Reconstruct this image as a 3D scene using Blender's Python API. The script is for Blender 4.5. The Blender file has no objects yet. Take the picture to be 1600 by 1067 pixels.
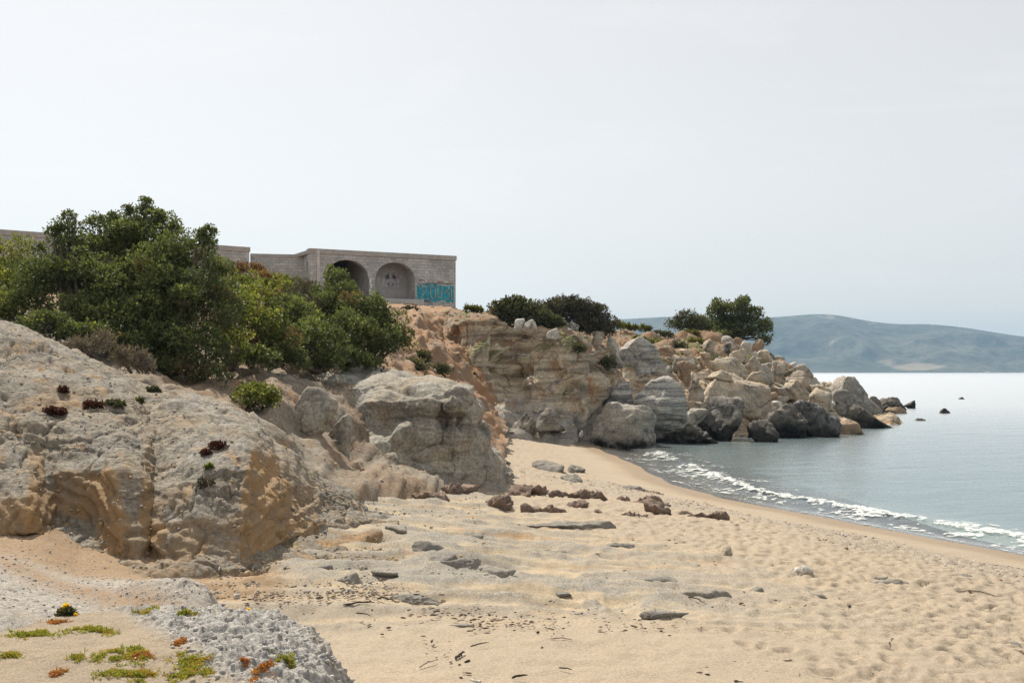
import bpy, bmesh, math, random
import numpy as np

# ------------------------------------------------------------------ camera, sky, sun, exposure
SC = bpy.context.scene
COL = SC.collection
F, HC, V0 = 1778.0, 3.6, 581.0          # focal length in photo pixels, eye height over the sea, horizon row
cam_d = bpy.data.cameras.new('camera')
cam_d.lens = 40.0; cam_d.sensor_width = 36.0
cam_d.shift_y = (V0 - 533.5) / 1600.0
cam_d.clip_start = 0.1; cam_d.clip_end = 20000
cam = bpy.data.objects.new('camera', cam_d); COL.objects.link(cam)
cam.location = (0, 0, HC); cam.rotation_euler = (math.radians(90), 0, 0)
SC.camera = cam

SUN_EL, SUN_AZ = math.radians(47), math.radians(-26)    # azimuth from +y, negative = towards the left
sun_dir = np.array([math.sin(SUN_AZ)*math.cos(SUN_EL), math.cos(SUN_AZ)*math.cos(SUN_EL), math.sin(SUN_EL)])
W = bpy.data.worlds.new('World'); SC.world = W; W.use_nodes = True
nt = W.node_tree; nt.nodes.clear()
sky = nt.nodes.new('ShaderNodeTexSky'); sky.sky_type = 'NISHITA'; sky.sun_disc = False
sky.sun_elevation = SUN_EL; sky.sun_rotation = SUN_AZ
sky.air_density = 1.0; sky.dust_density = 1.2; sky.ozone_density = 1.0; sky.altitude = 0
hsv = nt.nodes.new('ShaderNodeHueSaturation'); hsv.inputs['Saturation'].default_value = 0.38
bg = nt.nodes.new('ShaderNodeBackground'); bg.inputs['Strength'].default_value = 0.097
wo = nt.nodes.new('ShaderNodeOutputWorld')
veil = nt.nodes.new('ShaderNodeMix'); veil.data_type = 'RGBA'; veil.inputs[0].default_value = 0.5      # thin even veil of high haze
veil.inputs[7].default_value = (7.45, 7.1, 6.55, 1)
nt.links.new(sky.outputs[0], hsv.inputs['Color']); nt.links.new(hsv.outputs[0], veil.inputs[6]); 
tc = nt.nodes.new('ShaderNodeTexCoord'); mp = nt.nodes.new('ShaderNodeMapping'); mp.inputs['Scale'].default_value = (1.6, 1.6, 7.0); mp.inputs['Rotation'].default_value = (.25, .1, 0)
cn = nt.nodes.new('ShaderNodeTexNoise'); cn.inputs['Scale'].default_value = 2.6; cn.inputs['Detail'].default_value = 7; cn.inputs['Roughness'].default_value = .62; cn.inputs['Distortion'].default_value = .6
cr_ = nt.nodes.new('ShaderNodeMapRange'); cr_.inputs[1].default_value = .52; cr_.inputs[2].default_value = .78; cr_.inputs[3].default_value = 0; cr_.inputs[4].default_value = .16
cir = nt.nodes.new('ShaderNodeMix'); cir.data_type = 'RGBA'; cir.inputs[7].default_value = (9.6, 9.5, 9.3, 1)        # faint cirrus all over the sky
nt.links.new(tc.outputs['Generated'], mp.inputs[0]); nt.links.new(mp.outputs[0], cn.inputs['Vector']); nt.links.new(cn.outputs['Fac'], cr_.inputs[0]); nt.links.new(cr_.outputs[0], cir.inputs[0])
nt.links.new(veil.outputs[2], cir.inputs[6]); nt.links.new(cir.outputs[2], bg.inputs['Color'])
nt.links.new(bg.outputs[0], wo.inputs['Surface'])
sun_d = bpy.data.lights.new('sun', 'SUN'); sun_d.energy = 5.0; sun_d.angle = math.radians(0.6); sun_d.color = (1, .92, .79)
sun = bpy.data.objects.new('sun', sun_d); COL.objects.link(sun)
sun.rotation_euler = (math.radians(90) - SUN_EL, 0, math.radians(180) - SUN_AZ)
sun.location = (0, 0, 60)
SC.view_settings.view_transform = 'Standard'; SC.view_settings.look = 'None'
SC.view_settings.exposure = 0.36; SC.view_settings.gamma = 1.0
SC.cycles.use_denoising = True; SC.cycles.denoising_prefilter = 'NONE'
SC.cycles.max_bounces = 6; SC.cycles.transparent_max_bounces = 12; SC.cycles.volume_bounces = 0
SC.cycles.caustics_reflective = False; SC.cycles.caustics_refractive = False

# ------------------------------------------------------------------ helpers: numbers
rng = np.random.default_rng(7)
random.seed(7)

def at(u, v, y):
    return np.array([(u - 800.0)/F*y, y, HC + (V0 - v)/F*y])
def sstep(a, b, x):
    t = np.clip((x - a)/(b - a), 0, 1); return t*t*(3 - 2*t)
def _hash(ix, iy, iz, seed):
    h = (ix.astype(np.int64)*374761393 + iy.astype(np.int64)*668265263 + iz.astype(np.int64)*2147483647 + seed*974634777) & 0xffffffff
    h = ((h ^ (h >> 13))*1274126177) & 0xffffffff
    h = ((h ^ (h >> 16))*2246822519) & 0xffffffff
    return ((h ^ (h >> 15)) & 0xffffff)/float(0xffffff)
def vnoise(P, seed=0):
    P = np.asarray(P, float); i = np.floor(P); f = P - i
    f = f*f*f*(f*(f*6 - 15) + 10); i = i.astype(np.int64)
    x, y, z = i[..., 0], i[..., 1], i[..., 2]; fx, fy, fz = f[..., 0], f[..., 1], f[..., 2]
    r = 0
    for dx in (0, 1):
        wx = fx if dx else 1 - fx
        for dy in (0, 1):
            wy = fy if dy else 1 - fy
            for dz in (0, 1):
                wz = fz if dz else 1 - fz
                r = r + wx*wy*wz*_hash(x + dx, y + dy, z + dz, seed)
    return r*2 - 1
def fbm(P, o=4, seed=0, gain=.5, lac=2.03):
    P = np.asarray(P, float); a, s, r, n = 1.0, 1.0, 0, 0
    for k in range(o):
        r = r + a*vnoise(P*s + k*17.3, seed + k); n += a; a *= gain; s *= lac
    return r/n
def ridged(P, o=4, seed=0, gain=.5):
    P = np.asarray(P, float); a, s, r, n = 1.0, 1.0, 0, 0
    for k in range(o):
        r = r + a*(1 - np.abs(vnoise(P*s + k*11.7, seed + k))*2); n += a; a *= gain; s *= 2.05
    return r/n
def worley(P, seed=0):
    P = np.asarray(P, float); i = np.floor(P).astype(np.int64); f = P - i
    f1 = np.full(P.shape[:-1], 9.0); f2 = f1.copy()
    for dx in (-1, 0, 1):
        for dy in (-1, 0, 1):
            for dz in (-1, 0, 1):
                c = i + np.array([dx, dy, dz])
                q = np.stack([_hash(c[..., 0], c[..., 1], c[..., 2], seed + k) for k in range(3)], -1)
                d = np.sqrt(((np.array([dx, dy, dz]) + q - f)**2).sum(-1))
                f2 = np.minimum(f2, np.maximum(f1, d)); f1 = np.minimum(f1, d)
    return f1, f2

# ------------------------------------------------------------------ helpers: meshes and tags
def link(o): COL.objects.link(o); return o
def tag(o, label=None, cat=None, group=None, kind=None):
    if label: o['label'] = label
    if cat: o['category'] = cat
    if group: o['group'] = group
    if kind: o['kind'] = kind
    return o
def mesh_obj(name, V, Fa, mat, parent=None, smooth=True, attrs=None):
    V = np.asarray(V, np.float32)
    me = bpy.data.meshes.new(name)
    if isinstance(Fa, np.ndarray):
        n, k = Fa.shape
        me.vertices.add(len(V)); me.vertices.foreach_set('co', V.ravel())
        me.loops.add(n*k); me.loops.foreach_set('vertex_index', Fa.astype(np.int32).ravel())
        me.polygons.add(n); me.polygons.foreach_set('loop_start', np.arange(0, n*k, k, dtype=np.int32))
        me.update(calc_edges=True)
    else:
        me.from_pydata(V.tolist(), [], [list(map(int, f)) for f in Fa])
    if smooth: me.polygons.foreach_set('use_smooth', np.ones(len(me.polygons), bool))
    for k, a in (attrs or {}).items():
        at_ = me.attributes.new(k, 'FLOAT', 'POINT'); at_.data.foreach_set('value', np.asarray(a, np.float32).ravel())
    me.materials.append(mat); me.update()
    o = link(bpy.data.objects.new(name, me))
    if parent: o.parent = parent
    return o
def empty(name, loc=(0, 0, 0)):
    e = bpy.data.objects.new(name, None); e.location = loc; e.empty_display_size = .1; return link(e)
def grid_faces(n, m, keep=None):
    a = np.arange(n*m).reshape(n, m)
    q = np.stack([a[:-1, :-1], a[1:, :-1], a[1:, 1:], a[:-1, 1:]], -1)
    if keep is not None:
        k = keep[:-1, :-1] | keep[1:, :-1] | keep[1:, 1:] | keep[:-1, 1:]; return q[k]
    return q.reshape(-1, 4)
def compact(V, Fa, attrs=None):
    used = np.unique(Fa); mp = np.zeros(len(V), np.int64); mp[used] = np.arange(len(used))
    return V[used], mp[Fa], {k: a[used] for k, a in (attrs or {}).items()}
def grid_normals(P):
    du = np.gradient(P, axis=0); dv = np.gradient(P, axis=1)
    n = np.cross(du, dv); n /= np.linalg.norm(n, axis=-1, keepdims=True) + 1e-9
    return n
def blur(P, n):
    for _ in range(n):
        Q = P.copy(); Q[1:-1] = (P[:-2] + 2*P[1:-1] + P[2:])/4; P = Q
        Q = P.copy(); Q[:, 1:-1] = (P[:, :-2] + 2*P[:, 1:-1] + P[:, 2:])/4; P = Q
    return P
def loft(lines, us, subs, smooth=3):
    """lines: front-to-back feature lines, each a list of (u, v, y) or (u, ('z', z), y); returns grid [len(us), rows, 3]"""
    K = []
    for L in lines:
        uu = [p[0] for p in L]; yy = [p[2] for p in L]
        zz = [p[1][1] if isinstance(p[1], tuple) else HC + (V0 - p[1])/F*p[2] for p in L]
        y = np.interp(us, uu, yy); z = np.interp(us, uu, zz)
        K.append(np.stack([(us - 800)/F*y, y, z], -1))
    rows = []
    for k in range(len(K) - 1):
        for t in np.linspace(0, 1, subs[k], endpoint=False): rows.append(K[k]*(1 - t) + K[k+1]*t)
    rows.append(K[-1])
    return blur(np.stack(rows, 1), smooth)
def tube(pts, rad, seg=6):
    pts = np.asarray(pts, float); n = len(pts); rad = np.broadcast_to(rad, n)
    T = np.gradient(pts, axis=0); T /= np.linalg.norm(T, axis=1, keepdims=True) + 1e-9
    ref = np.where(np.abs(T[:, 2:3]) < .9, np.array([[0, 0, 1.0]]), np.array([[1.0, 0, 0]]))
    A = np.cross(T, ref); A /= np.linalg.norm(A, axis=1, keepdims=True) + 1e-9; B = np.cross(T, A)
    an = np.linspace(0, 2*np.pi, seg, endpoint=False)
    V = pts[:, None] + rad[:, None, None]*(np.cos(an)[None, :, None]*A[:, None] + np.sin(an)[None, :, None]*B[:, None])
    Fa = []
    for i in range(n - 1):
        for j in range(seg):
            k = (j + 1) % seg; Fa.append((i*seg + j, i*seg + k, (i + 1)*seg + k, (i + 1)*seg + j))
    Fa.append(tuple(range(seg))[::-1]); Fa.append(tuple((n - 1)*seg + j for j in range(seg)))
    return V.reshape(-1, 3), Fa
def merge(parts):
    V, Fa, o = [], [], 0
    for v, f in parts:
        V.append(v); Fa += [tuple(i + o for i in q) for q in f]; o += len(v)
    return np.concatenate(V), Fa

# ------------------------------------------------------------------ helpers: materials
class NT:
    def __init__(s, name):
        s.m = bpy.data.materials.new(name); s.m.use_nodes = True; s.t = s.m.node_tree; s.t.nodes.clear()
        s.out = s.n('ShaderNodeOutputMaterial'); s.geo = s.n('ShaderNodeNewGeometry'); s.pos = s.geo.outputs['Position']
    def n(s, k, **kw):
        x = s.t.nodes.new(k)
        for a, b in kw.items(): setattr(x, a, b)
        return x
    def set(s, sock, v):
        if isinstance(v, bpy.types.NodeSocket): s.t.links.new(v, sock)
        elif isinstance(v, (tuple, list)) and len(v) == 3 and sock.type == 'RGBA': sock.default_value = (*v, 1)
        else: sock.default_value = v
    def noise(s, scale, detail=4, rough=.55, vec=None, dist=0.0):
        x = s.n('ShaderNodeTexNoise'); s.set(x.inputs['Vector'], vec if vec is not None else s.pos)
        x.inputs['Scale'].default_value = scale; x.inputs['Detail'].default_value = detail
        x.inputs['Roughness'].default_value = rough; x.inputs['Distortion'].default_value = dist
        return x.outputs['Fac']
    def voro(s, scale, feature='F1', vec=None, out='Distance'):
        x = s.n('ShaderNodeTexVoronoi', feature=feature); s.set(x.inputs['Vector'], vec if vec is not None else s.pos)
        x.inputs['Scale'].default_value = scale; return x.outputs[out]
    def map(s, sc=(1, 1, 1), rot=(0, 0, 0), loc=(0, 0, 0), vec=None):
        x = s.n('ShaderNodeMapping'); s.set(x.inputs['Vector'], vec if vec is not None else s.pos)
        x.inputs['Scale'].default_value = sc; x.inputs['Rotation'].default_value = rot; x.inputs['Location'].default_value = loc
        return x.outputs[0]
    def ramp(s, fac, a, b, lo=0.0, hi=1.0):
        x = s.n('ShaderNodeMapRange', interpolation_type='SMOOTHSTEP'); s.set(x.inputs[0], fac)
        x.inputs[1].default_value = a; x.inputs[2].default_value = b; x.inputs[3].default_value = lo; x.inputs[4].default_value = hi
        return x.outputs[0]
    def mix(s, fac, a, b, mode='MIX'):
        x = s.n('ShaderNodeMix', data_type='RGBA', blend_type=mode)
        s.set(x.inputs[0], fac); s.set(x.inputs[6], a); s.set(x.inputs[7], b); return x.outputs[2]
    def math(s, op, a, b=0.0):
        x = s.n('ShaderNodeMath', operation=op); s.set(x.inputs[0], a); s.set(x.inputs[1], b); return x.outputs[0]
    def attr(s, name):
        x = s.n('ShaderNodeAttribute'); x.attribute_name = name; return x.outputs['Fac']
    def z(s):
        x = s.n('ShaderNodeSeparateXYZ'); s.set(x.inputs[0], s.pos); return x.outputs[2]
    def bump(s, h, strength=.5, dist=.05, normal=None):
        x = s.n('ShaderNodeBump'); x.inputs['Strength'].default_value = strength; x.inputs['Distance'].default_value = dist
        s.set(x.inputs['Height'], h)
        if normal is not None: s.set(x.inputs['Normal'], normal)
        return x.outputs[0]
    def principled(s, col, rough=.85, normal=None, spec=.25, **kw):
        x = s.n('ShaderNodeBsdfPrincipled'); s.set(x.inputs['Base Color'], col); s.set(x.inputs['Roughness'], rough)
        s.set(x.inputs['Specular IOR Level'], spec)
        if normal is not None: s.set(x.inputs['Normal'], normal)
        for k, v in kw.items(): s.set(x.inputs[k], v)
        return x.outputs[0]
    def done(s, shader): s.t.links.new(shader, s.out.inputs['Surface']); return s.m

def scale_col(c, k): return tuple(min(1, x*k) for x in c)
def rock_material(name, c1, c2, c3, stain=None, stain_amt=.5, sc=1.0, strata=None, crack=.5, tide=None, speck=.35, bump=1.0, extra=None):
    m = NT(name)
    n1 = m.noise(.45*sc, 5, .6); n2 = m.noise(2.3*sc, 6, .65, dist=.6); n3 = m.noise(14*sc, 5, .7); n4 = m.noise(70*sc, 3, .7)
    col = m.mix(m.ramp(n1, .36, .62), c1, c2)
    col = m.mix(m.ramp(n2, .48, .68), col, c3)
    h = m.math('ADD', m.math('MULTIPLY', n2, .8), m.math('MULTIPLY', n3, .45))
    h = m.math('ADD', h, m.math('MULTIPLY', n4, .16))
    if strata:
        rot, fr, amt, dark = strata
        st = m.noise(1.0, 4, .65, vec=m.map((.22*fr, .22*fr, fr*2.2), rot), dist=.9)
        col = m.mix(m.math('MULTIPLY', m.ramp(st, .46, .60), amt), col, dark)
        h = m.math('ADD', h, m.math('MULTIPLY', st, 1.3*amt))
    if stain:
        s1 = m.noise(.9*sc, 6, .7, vec=m.map((1, 1, .55), loc=(31, 7, 3)), dist=1.2)
        col = m.mix(m.math('MULTIPLY', m.ramp(s1, .52, .70), stain_amt), col, stain)
    if crack:
        wv = m.n('ShaderNodeVectorMath', operation='ADD'); m.set(wv.inputs[0], m.pos)
        nn = m.n('ShaderNodeTexNoise'); nn.inputs['Scale'].default_value = 1.6*sc; nn.inputs['Detail'].default_value = 4
        m.set(nn.inputs['Vector'], m.pos); m.set(wv.inputs[1], nn.outputs['Color'])
        ck = m.voro(.75*sc, 'DISTANCE_TO_EDGE', wv.outputs[0])
        cm = m.ramp(ck, 0.0, .035, 1, 0)
        cm = m.math('MULTIPLY', cm, m.ramp(n1, .42, .6))
        col = m.mix(m.math('MULTIPLY', cm, crack), col, scale_col(c3, .35))
        h = m.math('SUBTRACT', h, m.math('MULTIPLY', cm, .8*crack))
    col = m.mix(1.0, col, m.mix(m.ramp(n3, .3, .7), (1 - speck,)*3, (1 + speck*.35,)*3), 'MULTIPLY')
    if extra: col = extra(m, col)
    rough = .88
    if tide is not None:
        zz = m.math('ADD', m.z(), m.math('MULTIPLY', m.math('SUBTRACT', m.noise(.8, 4, .6), .5), 1.6))
        tm = m.ramp(zz, tide - .22, tide + .30, 1, 0)
        tm = m.math('MULTIPLY', tm, m.ramp(n2, .70, .52))
        col = m.mix(tm, col, (.016, .015, .014)); rough = m.math('SUBTRACT', .88, m.math('MULTIPLY', tm, .4))
    return m.done(m.principled(col, rough, m.bump(h, .75*bump, .12/sc*bump)))

def plain_material(name, c1, c2, sc=8, rough=.85, bump=.4, dist=.02):
    m = NT(name); n = m.noise(sc, 5, .65)
    return m.done(m.principled(m.mix(m.ramp(n, .35, .65), c1, c2), rough, m.bump(n, bump, dist)))
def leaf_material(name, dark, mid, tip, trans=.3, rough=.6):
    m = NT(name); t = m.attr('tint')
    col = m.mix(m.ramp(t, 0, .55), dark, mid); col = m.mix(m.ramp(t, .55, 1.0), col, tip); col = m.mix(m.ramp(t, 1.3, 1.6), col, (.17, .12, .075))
    p = m.principled(col, rough, spec=.3)
    tr = m.n('ShaderNodeBsdfTranslucent'); m.set(tr.inputs[0], m.mix(1.0, col, (1.5, 1.5, .7), 'MULTIPLY'))
    mx = m.n('ShaderNodeMixShader'); mx.inputs[0].default_value = trans
    m.t.links.new(p, mx.inputs[1]); m.t.links.new(tr.outputs[0], mx.inputs[2])
    return m.done(mx.outputs[0])

M = {}
GREY, TAN, OCHRE = (.36, .34, .30), (.42, .33, .22), (.44, .27, .12)
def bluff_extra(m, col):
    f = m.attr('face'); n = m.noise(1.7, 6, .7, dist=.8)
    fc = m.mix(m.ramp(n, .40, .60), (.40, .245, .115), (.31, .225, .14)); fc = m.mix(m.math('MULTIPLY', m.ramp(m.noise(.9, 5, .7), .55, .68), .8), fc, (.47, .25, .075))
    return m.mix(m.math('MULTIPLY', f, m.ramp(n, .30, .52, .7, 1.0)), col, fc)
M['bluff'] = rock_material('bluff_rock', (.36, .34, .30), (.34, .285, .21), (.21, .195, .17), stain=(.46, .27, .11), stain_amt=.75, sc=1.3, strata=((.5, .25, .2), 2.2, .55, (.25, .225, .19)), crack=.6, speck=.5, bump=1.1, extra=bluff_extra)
def hill_extra(m, col):       # red earth on the upper slope, grey-brown rock and dirt in the gully below
    y = m.n('ShaderNodeSeparateXYZ'); m.set(y.inputs[0], m.pos); n = m.noise(.8, 5, .65)
    return m.mix(m.math('MULTIPLY', m.ramp(y.outputs[1], 29, 38), .85), col, m.mix(m.ramp(n, .38, .62), (.34, .185, .095), (.27, .185, .12)))
M['hillside'] = rock_material('hillside_earth', (.27, .19, .125), (.29, .255, .205), (.16, .13, .10), stain=(.36, .19, .08), stain_amt=.6, sc=.9, crack=0, bump=.8, extra=hill_extra)
M['outcrop'] = rock_material('outcrop_rock', (.42, .40, .35), (.38, .335, .265), (.27, .255, .23), stain=(.42, .29, .14), stain_amt=.5, sc=1.0, strata=((.15, .1, 0), 1.6, .6, (.20, .185, .165)), crack=.5, speck=.45, bump=.8)
M['tan_boulder'] = rock_material('tan_boulder_rock', (.62, .52, .38), (.52, .44, .34), (.36, .31, .25), stain=(.46, .30, .14), stain_amt=.5, sc=.8, strata=((.6, .3, .4), 1.3, .5, (.30, .28, .25)), crack=.7, tide=.7)
M['grey_boulder'] = rock_material('grey_boulder_rock', (.58, .53, .44), (.48, .44, .38), (.33, .31, .28), stain=(.42, .33, .22), stain_amt=.4, sc=.8, strata=((.9, .2, .1), 1.2, .5, (.25, .24, .23)), crack=.6, tide=.35)
M['banded_boulder'] = rock_material('banded_marble_rock', (.64, .61, .55), (.54, .51, .46), (.40, .385, .36), stain=(.52, .41, .28), stain_amt=.35, sc=.6, strata=((.16, -.14, 0), 1.7, .85, (.20, .20, .20)), crack=.35, tide=.4)
M['dark_boulder'] = rock_material('dark_boulder_rock', (.36, .32, .27), (.24, .22, .20), (.09, .085, .08), stain=(.44, .41, .36), stain_amt=.6, sc=.8, strata=((.9, .6, .2), 1.2, .6, (.12, .115, .105)), crack=.5, tide=.8)
M['black_boulder'] = rock_material('black_shore_rock', (.22, .195, .165), (.13, .12, .105), (.06, .056, .05), stain=(.34, .28, .20), stain_amt=.5, sc=1.2, crack=.4, tide=.6)
M['marble_boulder'] = rock_material('marbled_shore_rock', (.22, .21, .20), (.12, .115, .11), (.035, .034, .034), stain=(.55, .56, .57), stain_amt=.9, sc=1.0, crack=.3, tide=.35)
M['rust_boulder'] = rock_material('rusty_rock', (.42, .30, .20), (.36, .26, .18), (.27, .20, .15), stain=(.46, .36, .26), stain_amt=.5, sc=.9, crack=.5)
M['white_boulder'] = rock_material('white_rock', (.68, .65, .59), (.60, .56, .50), (.50, .47, .42), sc=1.0, crack=.3)
M['red_ledge'] = rock_material('red_ledge_rock', (.25, .175, .135), (.21, .155, .125), (.14, .105, .09), stain=(.36, .26, .17), stain_amt=.5, sc=2.2, crack=.4)
M['beach_stone'] = rock_material('beach_stone_rock', (.29, .265, .225), (.24, .22, .19), (.17, .16, .145), stain=(.38, .32, .23), stain_amt=.5, sc=2.5, strata=((.2, .1, 0), 3, .3, (.17, .165, .16)), crack=.2, bump=.6)

# cliff and headland: rock below, red earth on top, dark grey foot
def cliff_extra(m, col):
    e = m.attr('earth'); n = m.noise(1.2, 5, .65)
    ec = m.mix(m.ramp(n, .35, .65), (.30, .175, .10), (.26, .19, .125))
    ec = m.mix(m.ramp(m.noise(.5, 4, .6, vec=m.map(loc=(9, 2, 5))), .50, .60), ec, (.15, .15, .055))
    col = m.mix(e, col, ec)
    f = m.attr('foot')
    return m.mix(m.math('MULTIPLY', f, .8), col, m.mix(m.ramp(n, .42, .58), (.18, .175, .17), (.36, .34, .31)))
M['cliff'] = rock_material('cliff_rock', (.70, .61, .47), (.58, .46, .31), (.36, .31, .25), stain=(.50, .24, .075), stain_amt=.85, sc=.6, strata=((.35, .5, .3), 1.1, .7, (.20, .165, .125)), crack=.8, extra=cliff_extra, bump=1.1)

# ------------------------------------------------------------------ the beach
SHX = [30, 24, 19.5, 16, 13, 10.1, 9.5, 8.7, 7.9, 6.3, 5.5, 5.1, 4.7, 4.6, 4.4, 4.0]
SHY = [-40, -10, 2, 9, 15, 22.5, 24.2, 25.7, 28, 32, 35.5, 44, 49, 51.6, 56, 70]
_yy = np.linspace(-40, 70, 1200); _xs = np.interp(_yy, SHY, SHX)
_k = np.hanning(41); _k /= _k.sum(); _xs = np.convolve(np.pad(_xs, 20, 'edge'), _k, 'valid')
def shore_x(y): return np.interp(y, _yy, _xs)
_c = 1/np.sqrt(1 + np.gradient(_xs, _yy)**2)
def shore_d(x, y): return (shore_x(y) - x)*np.interp(y, _yy, _c)
def beach_z0(x, y):
    d = shore_d(x, y)
    return np.interp(d, [-30, -12, -6, -2, 0, 2, 4, 6, 9, 13, 20, 40], [-4, -2.2, -1.1, -.30, 0, .20, .46, .72, 1.0, 1.3, 1.42, 1.5])
def ground(u, v):
    y = 15.0
    for _ in range(60):
        x = (u - 800)/F*y; y = .5*y + .5*(HC - float(beach_z0(x, y)))*F/(v - V0)
    return np.array([(u - 800)/F*y, y, float(beach_z0((u - 800)/F*y, y))])

# trodden sand: a raster of dimples, sampled by the beach grid
RX0, RX1, RY0, RY1, RS = -7.0, 13.0, 5.0, 58.0, .03
rw, rh = int((RX1 - RX0)/RS), int((RY1 - RY0)/RS)
trod = np.zeros((rw, rh), np.float32)
def stamp(px, py, a, la, lb, dep):
    R = int(2.0*la/RS) + 1; ci, cj = int((px - RX0)/RS), int((py - RY0)/RS)
    i0, i1, j0, j1 = max(0, ci - R), min(rw, ci + R), max(0, cj - R), min(rh, cj + R)
    if i1 <= i0 or j1 <= j0: return
    X = (np.arange(i0, i1)*RS + RX0 - px)[:, None]; Y = (np.arange(j0, j1)*RS + RY0 - py)[None]
    e = ((X*math.cos(a) + Y*math.sin(a))/la)**2 + ((-X*math.sin(a) + Y*math.cos(a))/lb)**2
    trod[i0:i1, j0:j1] += dep*(-np.exp(-e*1.6) + .45*np.exp(-(np.sqrt(e) - 1.25)**2*5))
for _ in range(26000):
    py = 6 + 46*rng.random()**1.35; px = shore_x(py) - 2.6 - 11*rng.random()
    if px < -.30*py + 0.6: continue
    dd = shore_d(px, py)
    wgt = sstep(2.2, 3.6, dd)*(1 - .75*sstep(8.2, 11.0, dd + .6*math.sin(py)))
    if rng.random() > wgt: continue
    s = .45 + .65*rng.random()
    stamp(px, py, rng.random()*6.28, .14*s, .08*s, .048*s)
trod = np.clip(trod, -.075, .032)
def trod_at(x, y):
    i = np.clip((x - RX0)/RS, 0, rw - 1.01); j = np.clip((y - RY0)/RS, 0, rh - 1.01)
    a, b = i.astype(int), j.astype(int); fa, fb = i - a, j - b
    return (trod[a, b]*(1-fa)*(1-fb) + trod[a+1, b]*fa*(1-fb) + trod[a, b+1]*(1-fa)*fb + trod[a+1, b+1]*fa*fb)

us = np.linspace(-120, 1800, 600); ys = 4.2*np.exp(np.linspace(0, math.log(66/4.2), 500))
U, Y = np.meshgrid(us, ys, indexing='ij'); X = (U - 800)/F*Y
D = shore_d(X, Y); Z = beach_z0(X, Y)
P2 = np.stack([X, Y, 0*X], -1)
dry = sstep(2.0, 3.6, D)
rocky = sstep(8.4, 11.6, D + 1.6*fbm(P2*.35, 3, 5))*sstep(9.5, 12.5, Y + 1.2*fbm(P2*.5, 2, 9))
Z = Z + .05*fbm(P2*.5, 3, 1)*dry + .020*fbm(P2*3.2, 3, 2)*dry + .010*fbm(P2*9, 2, 7)*dry + trod_at(X, Y)*dry*(1 - .9*rocky)
led = ridged(P2*np.array([.5, 1.5, 1]) + .5*fbm(P2*.6, 2, 3)[..., None], 4, 4)      # low eroded ledges where bedrock shows
Z = Z + rocky*(.13*led - .06 + .05*fbm(P2*3.5, 4, 8, gain=.6))
Z = Z + .012*np.sin(Y*2.1 + 3*fbm(P2*.3, 2, 6))*sstep(.5, 2, D)*(1 - dry)
pebb = sstep(2.6, 3.2, D + .5*fbm(P2*.7, 2, 12))*(1 - sstep(4.2, 6.2, D + 1.2*fbm(P2*.4, 3, 13)))*(1 - sstep(28, 38, Y))
keep = ((Z > -1.6)) & ~((U < 300) & (Y > 16)) & ~((U < 520) & (Y > 21.5)) & ~((U < 640) & (Y > 34))

m = NT('beach_sand')
n1 = m.noise(.35, 5, .6); n2 = m.noise(3.5, 5, .65); n3 = m.noise(45, 4, .7); n4 = m.noise(220, 2, .6)
c = m.mix(m.ramp(n1, .35, .65), (.405, .332, .246), (.38, .313, .237))
c = m.mix(m.math('MULTIPLY', m.ramp(n2, .5, .72), .35), c, (.35, .283, .207))
rk = m.attr('rocky')
st = m.noise(1.0, 5, .65, vec=m.map((.5, 2.6, 2), (0, 0, -.28)), dist=1.0)
rc = m.mix(m.ramp(st, .44, .58), (.46, .37, .255), (.33, .295, .24))
rc = m.mix(m.math('MULTIPLY', m.ramp(m.noise(.9, 6, .7, vec=m.map((.6, 1.7, 1), loc=(4, 4, 4)), dist=1), .54, .70), .7), rc, (.43, .25, .12))
rc = m.mix(m.math('MULTIPLY', m.attr('ledge'), m.ramp(n2, .35, .55, .5, 1)), rc, m.mix(m.ramp(n3, .4, .6), (.24, .225, .195), (.34, .31, .265)))
c = m.mix(rk, c, rc)
pb = m.attr('pebb'); pbm = m.math('MULTIPLY', pb, m.ramp(m.noise(9, 4, .75), .38, .6))
c = m.mix(m.math('MULTIPLY', pbm, .85), c, m.mix(m.ramp(m.noise(30, 2, .5), .4, .6), (.20, .16, .12), (.42, .38, .34)))
c = m.mix(1.0, c, m.mix(m.ramp(n3, .3, .7), (.74,)*3, (1.12,)*3), 'MULTIPLY')
c = m.mix(m.math('MULTIPLY', m.ramp(m.noise(7, 4, .75, vec=m.map((.6, 2.2, 1))), .60, .72), .4), c, (.33, .26, .19))
c = m.mix(m.attr('dirt'), c, m.mix(m.ramp(n2, .4, .6), (.36, .27, .18), (.27, .18, .105)))
wet = m.attr('wet')
c = m.mix(wet, c, m.mix(1.0, c, (.74, .66, .56), 'MULTIPLY'))
h = m.math('ADD', m.math('MULTIPLY', n3, .5), m.math('ADD', m.math('MULTIPLY', n2, .8), m.math('MULTIPLY', n4, .2)))
h = m.math('MULTIPLY', h, m.math('SUBTRACT', 1.0, m.math('MULTIPLY', wet, .92)))
M['sand'] = m.done(m.principled(c, m.math('SUBTRACT', .93, m.math('MULTIPLY', wet, .45)), m.bump(h, .6, .035), spec=.2))
dirt = sstep(490, 400, U + 40*fbm(P2*.8, 3, 18))*sstep(10.9, 11.7, Y + .5*fbm(P2*.9, 3, 19))
wetm = (1 - sstep(.9, 1.9, D + .35*fbm(P2*.4, 3, 15)))
BU, BLY, BZ = us.copy(), np.log(ys), Z.copy()
Fq = grid_faces(len(us), len(ys), keep)
V, Fq, A = compact(np.stack([X, Y, Z], -1).reshape(-1, 3), Fq, {'rocky': rocky.ravel(), 'pebb': pebb.ravel(), 'wet': wetm.ravel(), 'dirt': dirt.ravel(), 'ledge': sstep(.30, .55, led + .3*fbm(P2*1.2, 3, 17)).ravel()})
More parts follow.
